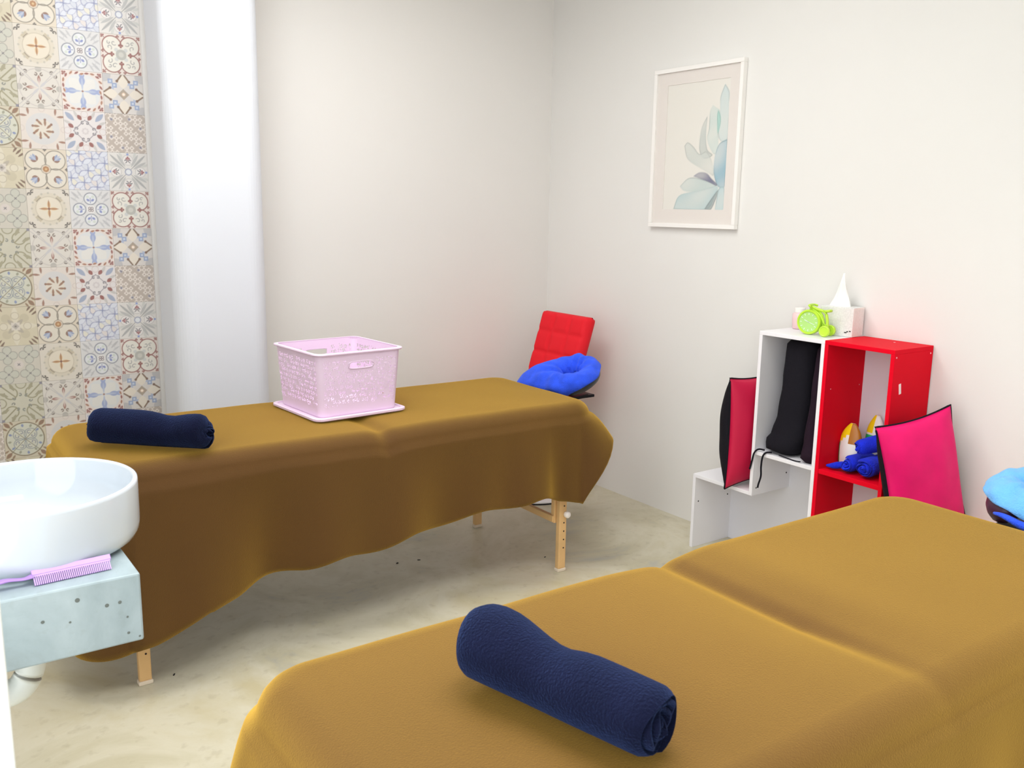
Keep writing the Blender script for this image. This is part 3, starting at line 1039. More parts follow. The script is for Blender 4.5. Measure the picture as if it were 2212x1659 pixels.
# ------------------------------------------------------------------ rolled towels
def rolled(name, p0, p1, rad, m, label, cat='towel', turns=4.5, prof=None, group=None, seed=0, parent=None, ph=0.0, flat=0.94, caps=(0, 0)):
    p0, p1 = Vector(p0), Vector(p1)
    d = (p1 - p0); L = d.length; d.normalize()
    side = d.cross(Vector((0, 0, 1))).normalized(); upv = side.cross(d)
    nt = int(turns * 30); nl = 22
    pitch = rad / (turns + 0.35); th = pitch * 0.46
    prof = prof or (lambda t: 1.0)
    bm = bmesh.new()
    grid = []
    for side_s in (1, -1):
        g = []
        for i in range(nt + 1):
            an = 2 * PI * turns * i / nt
            r = rad - th - pitch * (turns - an / (2 * PI)) 
            r = max(r, pitch * 0.3) + side_s * th
            row = []
            for k in range(nl + 1):
                t = k / nl
                tl = t * L
                tl = L * (0.5 - 0.5 * math.cos(PI * t)) if any(caps) else tl
                t = tl / L
                endd = min(t, 1 - t) * L
                # soft hems: layers set back from each other, lip of each layer rounded
                stag = 0.006 * math.sin(an * 0.9 + seed) + 0.004 * math.sin(an * 2.3)
                tl = tl + (0.5 - t) * 2 * 0.006 * (1 - i / nt) * -1 + stag * (2 * t - 1)
                sc = prof(t) * (1 + 0.03 * noise.noise((t * 3 + seed, math.cos(an), math.sin(an))))
                for q_, dd in ((caps[0], t * L), (caps[1], (1 - t) * L)):
                    if q_ and dd < q_: sc *= 0.45 + 0.55 * math.sqrt(1 - (1 - dd / q_) ** 2)
                rr = r * sc
                if endd < 0.02:
                    q = 1 - endd / 0.02
                    rr -= side_s * th * 0.55 * q * q
                    if i > nt - 34 and side_s > 0: rr -= 0.006 * q * q
                ang = an + ph
                row.append(bm.verts.new(p0 + d * tl + upv * (prof(t) - 1) * rad * flat + side * rr * math.cos(ang) + upv * rr * math.sin(ang) * flat))
            g.append(row)
        grid.append(g)
    go, gi = grid
    for i in range(nt):
        for k in range(nl):
            bm.faces.new((go[i][k], go[i][k + 1], go[i + 1][k + 1], go[i + 1][k]))
            bm.faces.new((gi[i][k], gi[i + 1][k], gi[i + 1][k + 1], gi[i][k + 1]))
        for k in (0, nl): bm.faces.new((go[i][k], go[i + 1][k], gi[i + 1][k], gi[i][k]))
    for i in (0, nt):
        for k in range(nl): bm.faces.new((go[i][k], go[i][k + 1], gi[i][k + 1], gi[i][k]))
    o = obj(name, bm, m, None, smooth=True)
    return tag(o, label, cat, group)


rolled('rolled_towel', (-2.531, -1.010, ZT + 0.0615), (-2.252, -1.271, ZT + 0.0605), 0.062, 'navy', 'navy towel rolled up on the far table beside the tiles',
       prof=lambda t: 1.05 - 0.10 * bump1(t, 0.68, 0.12) - 0.03 * t, group='navy rolled towels', seed=1.0, ph=1.3, caps=(0.035, 0.035))
rolled('rolled_towel', (-2.316, -2.842, ZT + 0.0605), (-2.234, -3.176, ZT + 0.0605), 0.062, 'navy', 'navy towel rolled up on the foreground table, spiral end facing right',
       prof=lambda t: lerp_tab([(0, 1.12), (0.12, 1.16), (0.48, 0.93), (0.62, 0.99), (1, 0.97)], t), group='navy rolled towels', seed=4.0, ph=1.3, caps=(0.03, 0))

# ------------------------------------------------------------------ pink basket on its upturned lid
BA = math.radians(4.2)
BC = (-1.662, -0.908, ZT + 0.0022)
lid = thing('basket_lid', 'flat pink plastic lid lying under the pink basket', 'lid', BC, BA)
bm = bmesh.new()


def rrect(hx, hy, r, n=6):
    out = []
    for (sx, sy, a0) in ((1, 1, 0), (-1, 1, PI / 2), (-1, -1, PI), (1, -1, 1.5 * PI)):
        for i in range(n + 1):
            a = a0 + PI / 2 * i / n
            out.append((sx * (hx - r) + r * math.cos(a), sy * (hy - r) + r * math.sin(a)))
    return out


def loft(bm, secs, cap0=True, cap1=True):
    rg = [[bm.verts.new((x, y, z)) for x, y in pts] for pts, z in secs]
    n = len(rg[0])
    for a, b in zip(rg, rg[1:]):
        for k in range(n): bm.faces.new((a[k], a[(k + 1) % n], b[(k + 1) % n], b[k]))
    if cap0: bm.faces.new(rg[0][::-1])
    if cap1: bm.faces.new(rg[-1])
    return bm


LH = 0.186
loft(bm, [(rrect(LH - 0.006, LH - 0.006, 0.03), 0.0), (rrect(LH, LH, 0.034), 0.004), (rrect(LH, LH, 0.034), 0.011), (rrect(LH - 0.004, LH - 0.004, 0.03), 0.013),
          (rrect(LH - 0.012, LH - 0.012, 0.03), 0.013), (rrect(LH - 0.014, LH - 0.014, 0.03), 0.008)])
obj('plate', bm, 'pink', lid, smooth=False)
basket = thing('plastic_basket', 'pink perforated plastic basket standing on the far massage table', 'basket', (BC[0], BC[1], BC[2] + 0.0085), BA)
HB, HT_, BH = 0.157, 0.170, 0.222          # half width at base / top, height
NU, NVv = 92, 62


def hole_mask(u, v, side):
    """u in [-1,1] across the side, v in [0,1] up; True where the moulding is pierced."""
    if abs(u) > 0.9 or v < 0.14 or v > 0.9: return False
    if side in (0, 2) and abs(u) < 0.26 and 0.74 < v < 0.84:          # hand hole
        return True
    if side in (0, 2) and abs(u) < 0.34 and v > 0.68: return False
    # scattered little blossoms: five petals round a solid centre
    cs = 0.115
    gx, gy = u / cs, v * (BH / HB) / cs
    j = math.floor(gy)
    i = math.floor(gx + 0.5 * (j % 2))
    h = (i * 37 + j * 91 + side * 17) % 11
    if h == 0: return False
    fx = gx + 0.5 * (j % 2) - i - 0.5 + (h % 3 - 1) * 0.08
    fy = gy - j - 0.5 + (h % 4 - 1.5) * 0.06
    r = math.hypot(fx, fy); a = math.atan2(fy, fx) + h
    if side in (1, 3):
        return 0.12 < r < 0.47 * (0.72 + 0.28 * math.cos(5 * a)) + 0.02 
    return 0.13 < r < 0.42 * (0.66 + 0.34 * math.cos(5 * a)) + 0.01


bm = bmesh.new()
cache = {}


def bvert(side, iu, iv):
    v = iv / NVv
    h = HB + (HT_ - HB) * v
    rc = 0.028
    u = -1 + 2 * iu / NU
    p = [u * h, -h]
    # round the corners
    ex = h - rc
    if abs(p[0]) > ex:
        q = (abs(p[0]) - ex) / rc * PI / 4
        p = [math.copysign(ex + rc * math.sin(q), p[0]), -(ex + rc * math.cos(q))]
    a = side * PI / 2
    x, y = p[0] * math.cos(a) - p[1] * math.sin(a), p[0] * math.sin(a) + p[1] * math.cos(a)
    key = (round(x, 5), round(y, 5), iv)
    if key not in cache: cache[key] = bm.verts.new((x, y, 0.004 + v * BH))
    return cache[key]


for sd in range(4):
    for iu in range(NU):
        for iv in range(NVv):
            if hole_mask(-1 + 2 * (iu + 0.5) / NU, (iv + 0.5) / NVv, sd): continue
            bm.faces.new((bvert(sd, iu, iv), bvert(sd, iu + 1, iv), bvert(sd, iu + 1, iv + 1), bvert(sd, iu, iv + 1)))
obj('basket_wall', bm, 'pink', basket, solid=0.002)
bm = loft(bmesh.new(), [(rrect(HB - 0.002, HB - 0.002, 0.026), 0.0), (rrect(HB - 0.001, HB - 0.001, 0.026), 0.005)])
obj('basket_floor', bm, 'pink', basket)
bm = bmesh.new()
rg = [[bm.verts.new((x, y, z + 0.004)) for x, y in rrect(h, h, 0.03)] for h, z in ((HT_ - 0.001, BH - 0.008), (HT_ + 0.007, BH - 0.006), (HT_ + 0.009, BH - 0.002), (HT_ + 0.008, BH + 0.0015), (HT_ - 0.003, BH + 0.002))]
n_ = len(rg[0])
for a, b in zip(rg, rg[1:] + rg[:1]):
    for k in range(n_): bm.faces.new((a[k], a[(k + 1) % n_], b[(k + 1) % n_], b[k]))
obj('basket_rim', bm, 'pink', basket, smooth=False)
for sd in (0, 2):
    bm = bmesh.new()
    hz = BH * 0.79
    hh = HB + (HT_ - HB) * 0.79 + 0.001
    sg = -1 if sd == 0 else 1
    wd_, ht_ = 0.05, 0.0125
    pts = [(math.copysign(min(1, abs(math.cos(t)) ** 0.5), math.cos(t)) * wd_, sg * hh, hz + math.copysign(abs(math.sin(t)) ** 0.5, math.sin(t)) * ht_ + 0.003) for t in [2 * PI * k / 32 for k in range(33)]]
    tube(bm, pts, 0.002, 6)
    obj('hand_hole_rim', bm, 'pink', basket, smooth=True)

# ------------------------------------------------------------------ basin on its concrete ledge
ledge = box('concrete_ledge', LW + 0.001, -2.672, -2.212, -1.68, 0.59, 0.728, 'block', bevel=0.004)
tag(ledge, 'grey concrete ledge block under the white basin', 'counter')
bm = bmesh.new()
for x, z, r in ((-2.785, 0.70, 0.004), (-2.735, 0.677, 0.0035), (-2.712, 0.678, 0.003), (-2.845, 0.672, 0.003), (-2.70, 0.645, 0.002), (-2.68, 0.60, 0.002), (-2.70, 0.612, 0.0025), (-2.80, 0.66, 0.002)):
    lathe(bm, [(0, 0), (r, 0), (r * 1.1, 0.0006), (0, 0.0008)], 12, (x, -2.2118, z), frame_of((0, -1, 0)))
pc = obj('surface_pores', bm, 'pore', ledge); pc['kind'] = 'stuff'
pc.location -= ledge.location
basin = thing('wash_basin', 'round white ceramic vessel basin on the concrete ledge', 'basin', (-2.822, -1.952, 0.7285))
prof = [(0.0, 0.0), (0.172, 0.0), (0.186, 0.004), (0.199, 0.013), (0.2055, 0.025), (0.2078, 0.04), (0.2085, 0.125), (0.2075, 0.131), (0.204, 0.1335), (0.1995, 0.1325),
        (0.197, 0.128), (0.194, 0.09), (0.182, 0.058), (0.155, 0.036), (0.10, 0.022), (0.03, 0.017), (0.0, 0.016)]
obj('bowl', lathe(bmesh.new(), prof, 96), 'ceramic', basin, smooth=True)
obj('drain', lathe(bmesh.new(), [(0, 0.0165), (0.024, 0.0175), (0.026, 0.0195), (0.02, 0.021), (0, 0.0205)], 32), 'chrome', basin, smooth=True)
bm = bmesh.new()
py_ = -1.97
tube(bm, smooth_path([(-2.93, py_, 0.589), (-2.93, py_, 0.50), (-2.925, py_, 0.455), (-2.90, py_, 0.43), (-2.868, py_, 0.437), (-2.848, py_, 0.47), (-2.842, py_, 0.51), (-2.842, py_, 0.535)], 6), 0.028, 20)
tube(bm, smooth_path([(-2.842, py_, 0.53), (-2.85, py_, 0.553), (-2.88, py_, 0.562), (-2.95, py_, 0.563), (LW + 0.001, py_, 0.563)], 6), 0.024, 20)
tr = obj('drain_pipe', bm, 'pvc', None, smooth=True)
tag(tr, 'white curved waste pipe under the concrete ledge', 'pipe')

comb = thing('comb', 'lilac plastic comb lying on the concrete ledge against the basin', 'comb', (-2.815, -2.172, 0.7287), math.radians(4))
TILT = Matrix.Rotation(math.radians(48), 4, 'X')          # leans on the basin, teeth down
bm = bx(bmesh.new(), -0.035, 0.105, 0.020, 0.031, 0.0, 0.0042, TILT)
obj('spine', bm, 'comb', comb, bevel=0.001)
bm = bmesh.new()
for k in range(40): bx(bm, -0.0335 + k * 0.0034, -0.0313 + k * 0.0034, 0.0, 0.021, 0.0008, 0.0034, TILT)
bx(bm, -0.0335, 0.103, 0.017, 0.0215, 0.0008, 0.0036, TILT)
obj('teeth', bm, 'comb', comb)
bm = bmesh.new()
hp = smooth_path([(-0.034, 0.020, 0.002), (-0.05, 0.018, 0.002), (-0.075, 0.022, 0.002), (-0.10, 0.021, 0.002), (-0.14, 0.020, 0.002)], 6)
tube(bm, [TILT @ p for p in hp], [0.009 - 0.003 * math.sin(PI * min(1, k / 14)) for k in range(len(hp))], 12, flat=0.4)
obj('handle', bm, 'comb', comb, smooth=True)

# ------------------------------------------------------------------ red chair in the corner
ch = thing('swivel_chair', 'red quilted swivel chair in the corner behind the face cradle', 'chair', (-0.36, -0.405, 0))
# local frame: +x towards the wall (back of chair)
NXq, NZq = 40, 46
cells_u, cells_v = 3, 4
bw, bh = 0.19, 0.43
lean = math.radians(17)
bm = bmesh.new()


def quilt(u, v):
    fu, fv = (u * cells_u) % 1, (v * cells_v) % 1
    if u >= 1: fu = 1
    if v >= 1: fv = 1
    g = min(min(fu, 1 - fu) / cells_u * 2 * bw, min(fv, 1 - fv) / cells_v * bh)
    return 0.011 * (1 - math.exp(-g / 0.010))


front, backv = [], []
for iz in range(NZq + 1):
    v = iz / NZq
    fr, bk = [], []
    for iy in range(NXq + 1):
        u = iy / NXq
        y = (u * 2 - 1) * bw
        ev = min(v, 1 - v) * bh; eu = min(u, 1 - u) * 2 * bw
        rr = 0.022
        edge = min(1, min(ev, eu) / rr)
        th = 0.028 * math.sqrt(max(0, 1 - (1 - edge) ** 2))
        # rounded outline corners
        y *= 1 - 0.035 * max(0, (v - 0.93) / 0.07) ** 2
        ctr = Vector((0.07 + math.sin(lean) * v * bh, y, 0.5 + math.cos(lean) * v * bh))
        nrm = Vector((-math.cos(lean), 0, math.sin(lean)))
        fr.append(bm.verts.new(ctr + nrm * (th + quilt(u, v) * edge)))
        bk.append(bm.verts.new(ctr - nrm * th))
    front.append(fr); backv.append(bk)
for iz in range(NZq):
    for iy in range(NXq):
        bm.faces.new((front[iz][iy], front[iz][iy + 1], front[iz + 1][iy + 1], front[iz + 1][iy]))
        bm.faces.new((backv[iz][iy], backv[iz + 1][iy], backv[iz + 1][iy + 1], backv[iz][iy + 1]))
bmesh.ops.remove_doubles(bm, verts=bm.verts, dist=0.0005)
obj('backrest', bm, 'red_fabric', ch, smooth=True)
bm = bmesh.new()
NXs = 36
gt, gb = [], []
for i in range(NXs + 1):
    rt_, rb_ = [], []
    for j in range(NXs + 1):
        u, v = i / NXs, j / NXs
        e = min(1, min(min(u, 1 - u), min(v, 1 - v)) * 0.38 / 0.03)
        th = math.sqrt(max(0, 1 - (1 - e) ** 2))
        x, y = -0.27 + 0.38 * u, -0.19 + 0.38 * v
        rt_.append(bm.verts.new((x, y, 0.455 + 0.035 * th + quilt(u, v) * e)))
        rb_.append(bm.verts.new((x, y, 0.455 - 0.03 * th)))
    gt.append(rt_); gb.append(rb_)
for i in range(NXs):
    for j in range(NXs):
        bm.faces.new((gt[i][j], gt[i + 1][j], gt[i + 1][j + 1], gt[i][j + 1]))
        bm.faces.new((gb[i][j], gb[i][j + 1], gb[i + 1][j + 1], gb[i + 1][j]))
bmesh.ops.remove_doubles(bm, verts=bm.verts, dist=0.0005)
obj('seat', bm, 'red_fabric', ch, smooth=True)
bm = bmesh.new()
for sy in (-0.06, 0.06): tube(bm, smooth_path([(-0.08, sy, 0.42), (0.06, sy, 0.43), (0.11, sy, 0.50), (0.14, sy, 0.62)], 6), 0.009, 10)
obj('back_bracket', bm, 'chrome', ch, smooth=True)
obj('gas_post', lathe(bmesh.new(), [(0, 0.03), (0.03, 0.03), (0.03, 0.26), (0.022, 0.265), (0.022, 0.425), (0, 0.425)], 24), 'chrome', ch, smooth=True)
obj('round_base', lathe(bmesh.new(), [(0, 0.006), (0.196, 0.006), (0.199, 0.010), (0.197, 0.015), (0.17, 0.022), (0.06, 0.034), (0.035, 0.05), (0, 0.05)], 64), 'white_metal', ch, smooth=True)
obj('base_ring', lathe(bmesh.new(), [(0.15, 0.0), (0.198, 0.0), (0.198, 0.006), (0.15, 0.006)], 64, closed=True), 'screw', ch)

# ------------------------------------------------------------------ stepped shelves
D0, D1 = -0.24, -0.004            # front and back x
TH = 0.015
SH = 0.502                        # shelf top
STEP, TALL = 0.330, 0.981


def screws(nm, m, t, pts, nrm, r=0.0035):
    for p in pts: obj(nm, lathe(bmesh.new(), [(0, -0.0002), (r, 0), (r * 0.8, 0.001), (0, 0.0012)], 12, p, frame_of(nrm)), m, t)


ws = thing('stepped_shelf', 'white stepped shelf unit against the right wall holding black bags', 'shelf', (-0.122, -1.67, 0))


def part(name, x0, x1, y0, y1, z0, z1, m, t, b=0.0012):
    l = t.location
    return box(name, x0 - l.x, x1 - l.x, y0 - l.y, y1 - l.y, z0 - l.z, z1 - l.z, m, t, bevel=b)


def off(t, p):
    return tuple(Vector(p) - t.location)


YL, YM, YR = -1.370, -1.672, -1.969
part('side_panel', D0, D1, YL - TH, YL, 0, STEP - TH, 'white_board', ws)
part('step_top', D0, D1, YM, YL, STEP - TH, STEP, 'white_board', ws)
part('side_panel', D0, D1, YM - TH, YM, STEP - TH, TALL - TH, 'white_board', ws)
part('side_panel', D0, D1, YR, YR + TH, 0, TALL - TH, 'white_board', ws)
part('top_panel', D0, D1, YR, YM, TALL - TH, TALL, 'white_board', ws)
part('shelf_board', D0 + 0.003, D1 - 0.004, YR + TH, YM - TH, SH - TH, SH, 'white_board', ws)
part('back_panel', D1 - 0.004, D1, YR + TH, YL - TH, 0.0, STEP - TH, 'back_board', ws, 0)
part('back_panel', D1 - 0.004, D1, YR + TH, YM - TH, STEP - TH, TALL - TH, 'back_board', ws, 0)
screws('screw', 'screw', ws, [off(ws, (-0.215, YL - TH, 0.205)), off(ws, (-0.03, YL - TH, 0.205)), off(ws, (-0.215, YM - TH, 0.345)), off(ws, (-0.03, YM - TH, 0.38))], (0, -1, 0))

rs = thing('stepped_shelf', 'red stepped shelf unit against the right wall holding blue towels', 'shelf', (-0.122, -2.25, 0))
YA, YB, YC = -1.9695, -2.2465, -2.545
part('side_panel', D0, D1, YA - TH, YA, 0, TALL - TH, 'red_board', rs)
part('side_panel', D0, D1, YB, YB + TH, STEP - TH, TALL - TH, 'red_board', rs)
part('top_panel', D0, D1, YB, YA, TALL - TH, TALL, 'red_board', rs)
part('shelf_board', D0 + 0.002, D1 - 0.004, YB + TH, YA - TH, SH - TH - 0.003, SH, 'red_board', rs)
part('step_top', D0, D1, YC, YB + TH, STEP - 2 * TH, STEP - TH, 'red_board', rs)
part('side_panel', D0, D1, YC, YC + TH, 0, STEP - 2 * TH, 'red_board', rs)
part('back_panel', D1 - 0.004, D1, YB + TH, YA - TH, STEP - TH, TALL - TH, 'back_board', rs, 0)
part('back_panel', D1 - 0.004, D1, YC + TH, YA - TH, 0, STEP - 2 * TH, 'back_board', rs, 0)
screws('screw_cap', 'cap', rs, [off(rs, (-0.228, YB, 0.955)), off(rs, (-0.02, YB, 0.955))], (0, -1, 0), 0.003)
screws('screw_cap', 'cap', rs, [off(rs, (-0.205, YA - TH, 0.80)), off(rs, (-0.03, YA - TH, 0.80))], (0, -1, 0), 0.002)
screws('screw_cap', 'cap', rs, [off(rs, (-0.06, -2.13, TALL)), ], (0, 0, 1), 0.004)
st = part('price_sticker', -0.197, -0.184, YB - 0.0006, YB + 0.0005, 0.825, 0.862, 'sticker', rs, 0)
st.rotation_euler = (0, math.radians(-10), 0)


# ------------------------------------------------------------------ cushions
def cushion(name, wd, ht, th, mats, label, loc, rot, group=None, seed=0, back_bulge=1.0):
    """cushion standing in its local XZ plane; front (+material 0) faces -y, back is material 1."""
    t = thing(name, label, 'cushion', loc, 0, group)
    t.rotation_euler = rot
    N = 30
    for sgn, mi, nm in ((-1, 0, 'front_panel'), (1, 1, 'back_panel')):
        vs_, fs = [], []
        for i in range(N + 1):
            for j in range(N + 1):
                u, v = -1 + 2 * i / N, -1 + 2 * j / N
                pin = 1 - 0.07 * (1 - v * v) * abs(u) ** 4
                pin2 = 1 - 0.07 * (1 - u * u) * abs(v) ** 4
                h = max(0, (1 - abs(u) ** 2.6) * (1 - abs(v) ** 2.6)) ** 0.62
                bul = th / 2 * h * (back_bulge if sgn > 0 else 1)
                wr = 0.006 * noise.noise((u * 2.5 + seed, v * 2.5, sgn * 2)) * h
                wr += 0.004 * math.sin(9 * (u + v * 0.4) + seed) * abs(u) ** 3 * h
                vs_.append((u * pin * wd / 2, sgn * (bul + 0.0015) + wr, ht / 2 + v * pin2 * ht / 2))
        for i in range(N):
            for j in range(N):
                a = i * (N + 1) + j
                f = (a, a + N + 1, a + N + 2, a + 1)
                fs.append(f if sgn < 0 else f[::-1])
        obj(nm, (vs_, fs), mats[mi], t, smooth=True, solid=0.003)
    bm = bmesh.new()
    loop = []
    for k in range(4 * N):
        sde, q = divmod(k, N); q = -1 + 2 * q / N
        u, v = ((q, -1), (1, q), (-q, 1), (-1, -q))[sde]
        pin = 1 - 0.07 * (1 - v * v) * abs(u) ** 4; pin2 = 1 - 0.07 * (1 - u * u) * abs(v) ** 4
        loop.append((u * pin * wd / 2, 0, ht / 2 + v * pin2 * ht / 2))
    tube(bm, loop + [loop[0]], 0.0035, 8)
    obj('seam_piping', bm, mats[1], t, smooth=True)
    return t


cushion('cushion', 0.30, 0.43, 0.11, ('magenta', 'black_fabric'), 'bright magenta cushion with black back leaning on the red shelf', (-0.158, -2.392, STEP - TH + 0.036),
        (math.radians(-5), math.radians(-12), math.radians(-19)), 'magenta and black cushions', 1.0, 1.7)
cushion('cushion', 0.285, 0.46, 0.11, ('crimson', 'black_fabric'), 'narrow side view of black and crimson cushion beside the white shelf', (-0.152, -1.600, STEP + 0.004),
        (math.radians(1), math.radians(-2), math.radians(-3)), 'magenta and black cushions', 3.0, 2.1)


# ------------------------------------------------------------------ black bolster bags in the white shelf
def bolster(name, rows, m, label, cords):
    """rows: (z, y_left, y_right, x_front, x_back)"""
    t = thing(name, label, 'bag', (-0.15, (rows[0][1] + rows[0][2]) / 2, SH + 0.001))
    bm = bmesh.new()
    n = 28
    zs = np.linspace(rows[0][0], rows[-1][0], 26)
    tabs = [[(r[0], r[k]) for r in rows] for k in range(1, 5)]
    rg = []
    for a, z in enumerate(zs):
        yl, yr, xf, xb = [lerp_tab(tb, z) for tb in tabs]
        cap = 1.0 if 0 < a < len(zs) - 1 else 0.8
        ring = []
        for k in range(n):
            an = 2 * PI * k / n
            c_, s_ = math.cos(an), math.sin(an)
            ex = 0.75
            wx = math.copysign(abs(c_) ** ex, c_); wy = math.copysign(abs(s_) ** ex, s_)
            nz = 1 + 0.05 * noise.noise((c_ * 1.5, s_ * 1.5, z * 14))
            p = Vector(((xf + xb) / 2 + wx * (xb - xf) / 2 * cap * nz, (yl + yr) / 2 + wy * (yl - yr) / 2 * cap * nz, z))
            ring.append(bm.verts.new(p - t.location))
        rg.append(ring)
    for a, b in zip(rg, rg[1:]):
        for k in range(n): bm.faces.new((a[k], a[(k + 1) % n], b[(k + 1) % n], b[k]))
    bm.faces.new(rg[0][::-1]); bm.faces.new(rg[-1])
    obj('bag_body', bm, m, t, smooth=True)
    for pts, r in cords:
        bm = bmesh.new()
        tube(bm, [Vector(p) - t.location for p in smooth_path(pts, 8)], r, 8)
        obj('drawstring', bm, 'black_fabric', t, smooth=True)
    return t


bolster('bolster_bag', [(0.503, -1.735, -1.83, -0.20, -0.08), (0.515, -1.702, -1.845, -0.229, -0.07), (0.55, -1.696, -1.86, -0.227, -0.07), (0.585, -1.715, -1.872, -0.215, -0.07),
                        (0.66, -1.730, -1.872, -0.205, -0.06), (0.80, -1.738, -1.875, -0.20, -0.05), (0.955, -1.742, -1.88, -0.195, -0.05)],
        'black_fabric', 'long black bolster bag standing in the white shelf, cords hanging out',
        [([(-0.226, -1.725, 0.512), (-0.236, -1.703, 0.512), (-0.2445, -1.69, 0.496), (-0.246, -1.682, 0.46), (-0.246, -1.674, 0.425)], 0.0034),
         ([(-0.226, -1.76, 0.510), (-0.238, -1.742, 0.507), (-0.2455, -1.733, 0.49), (-0.246, -1.729, 0.45), (-0.246, -1.731, 0.41), (-0.246, -1.722, 0.375), (-0.246, -1.7195, 0.36)], 0.0036)])
bolster('bolster_bag', [(0.503, -1.888, -1.945, -0.225, -0.1), (0.52, -1.880, -1.949, -0.234, -0.09), (0.58, -1.876, -1.95, -0.22, -0.05), (0.75, -1.882, -1.95, -0.205, -0.02), (0.95, -1.885, -1.95, -0.19, -0.015)],
        'plum_fabric', 'blackish plum bag squeezed behind the black bolster, against the shelf divider',
        [([(-0.234, -1.90, 0.508), (-0.233, -1.875, 0.5055), (-0.228, -1.84, 0.5055), (-0.2275, -1.795, 0.508)], 0.0022)])

# ------------------------------------------------------------------ things in the red shelf
rolled('rolled_towel', (-0.225, -2.158, SH + 0.0385), (-0.06, -2.150, SH + 0.0385), 0.040, 'blue_terry', 'royal blue towel roll, front right on the red shelf', turns=3.2, group='blue towels on the red shelf', seed=2.0, ph=1.0)
rolled('rolled_towel', (-0.212, -2.080, SH + 0.033), (-0.06, -2.082, SH + 0.033), 0.034, 'blue_terry', 'smaller royal blue towel roll next to the packets on the red shelf', turns=3.0, group='blue towels on the red shelf', seed=6.0, ph=2.0)
rolled('rolled_towel', (-0.19, -2.105, SH + 0.103), (-0.05, -2.185, SH + 0.125), 0.040, 'blue_terry', 'loose royal blue towel lying on top of the two rolls', turns=2.5, prof=lambda t: 0.85 + 0.3 * t, group='blue towels on the red shelf', seed=9.0, ph=0.3)
bm = bmesh.new()
tube(bm, smooth_path([(-0.208, -1.998, SH + 0.012), (-0.205, -2.02, SH + 0.016), (-0.19, -2.045, SH + 0.022), (-0.15, -2.05, SH + 0.02)], 6), [0.006, 0.007, 0.008, 0.009, 0.0105, 0.012, 0.013, 0.014, 0.015, 0.016, 0.016, 0.016, 0.016, 0.016, 0.015, 0.014, 0.013, 0.012, 0.010], 14, flat=0.8)
o = obj('wash_cloth', bm, 'blue_terry', None, smooth=True)
tag(o, 'small twisted royal blue cloth poking out at the left of the towel rolls', 'cloth', 'blue towels on the red shelf')


def packet(name, ctr, wd, ht, th, bands, label, rot):
    t = thing(name, label, 'packet', ctr)
    t.rotation_euler = rot
    bm = bmesh.new()
    N, R = 26, 20
    rg = []
    for i in range(N + 1):
        v = i / N
        wv = wd / 2 * (0.86 + 0.14 * math.sin(PI * v)) * (1 - max(0, (v - 0.6) / 0.4) ** 2.4 * 0.72)
        tv = th / 2 * math.sin(PI * (0.08 + 0.9 * v)) ** 0.6
        rg.append([bm.verts.new((tv * math.cos(2 * PI * k / R), wv * math.sin(2 * PI * k / R), v * ht)) for k in range(R)])
    for i, (a, b) in enumerate(zip(rg, rg[1:])):
        for k in range(R):
            f = bm.faces.new((a[k], a[(k + 1) % R], b[(k + 1) % R], b[k]))
            f.material_index = bands(math.sin(2 * PI * (k + 0.5) / R), (i + 0.5) / N)
    bm.faces.new(rg[0][::-1]); bm.faces.new(rg[-1])
    obj('film_pouch', bm, ('packet_white', 'packet_yellow', 'packet_green', 'packet_brown'), t, smooth=True)
    return t


packet('snack_packet', (-0.125, -2.028, SH + 0.001), 0.085, 0.165, 0.04,
       lambda y, v: 2 if (y > 0.75 and v < 0.55) else (3 if (y < -0.1 and v > 0.55) else (1 if v > 0.72 - 0.3 * y * y or y > 0.9 else 0)),
       'white packet with yellow and brown edge leaning in the red shelf', (0, math.radians(6), math.radians(4)))
packet('snack_packet', (-0.042, -2.072, SH + 0.001), 0.075, 0.195, 0.04,
       lambda y, v: (2 if v < 0.62 and y > -0.35 else 0) if v < 0.66 else (1 if y > -0.05 else 0),
       'tall white and yellow packet with green patch behind the blue towels', (0, math.radians(4), math.radians(-3)))
bm = bx(bmesh.new(), -0.2, -0.06, -2.226, -2.14, 0.3155, 0.40)
o = obj('black_pouch', bm, 'black_fabric', None, bevel=0.012)
tag(o, 'small black pouch low in the red shelf, corner just showing', 'pouch')

# ------------------------------------------------------------------ on top of the shelves
tb = thing('tissue_box', 'grey and white tissue box on top of the shelves with tissue pulled up', 'tissue box', (-0.0585, -1.905, TALL + 0.0005), math.radians(8))
bm = bx(bmesh.new(), -0.043, 0.043, -0.066, 0.066, 0, 0.108)
bm.faces.ensure_lookup_table()
for f in bm.faces: f.material_index = 1 if abs(f.calc_center_median().y) > 0.06 else 0
obj('carton', bm, ('tissue_box', 'tissue_side'), tb, bevel=0.0015)
bm = bmesh.new()
for k in range(14): bx(bm, -0.038 + k * 0.0058, -0.0365 + k * 0.0058, -0.0666, -0.0655, 0.006, 0.102)
obj('printed_stripes', bm, 'tissue_box', tb)
bm = bmesh.new()
for a, b, c_ in ((-0.04, 0.014, 0.010), (-0.047, 0.018, 0.006), (-0.057, 0.020, 0.007)):
    bx(bm, -0.0436, -0.0429, a - c_ / 2, a + c_ / 2, b, b + 0.004)
obj('printed_mark', bm, 'ink', tb)
bm = bmesh.new()
N, R = 14, 24
rg = []
for i in range(N + 1):
    v = i / N
    r = 0.030 * (1 - v) ** 1.3 + 0.003
    rg.append([bm.verts.new((r * 0.5 * math.cos(2 * PI * k / R) * (1 + 0.35 * math.sin(5 * 2 * PI * k / R + v * 3)) + 0.004 * math.sin(v * 6),
                             r * math.sin(2 * PI * k / R) * (1 + 0.35 * math.cos(4 * 2 * PI * k / R + v * 2)) - 0.008 * v + 0.012, 0.107 + 0.125 * v)) for k in range(R)])
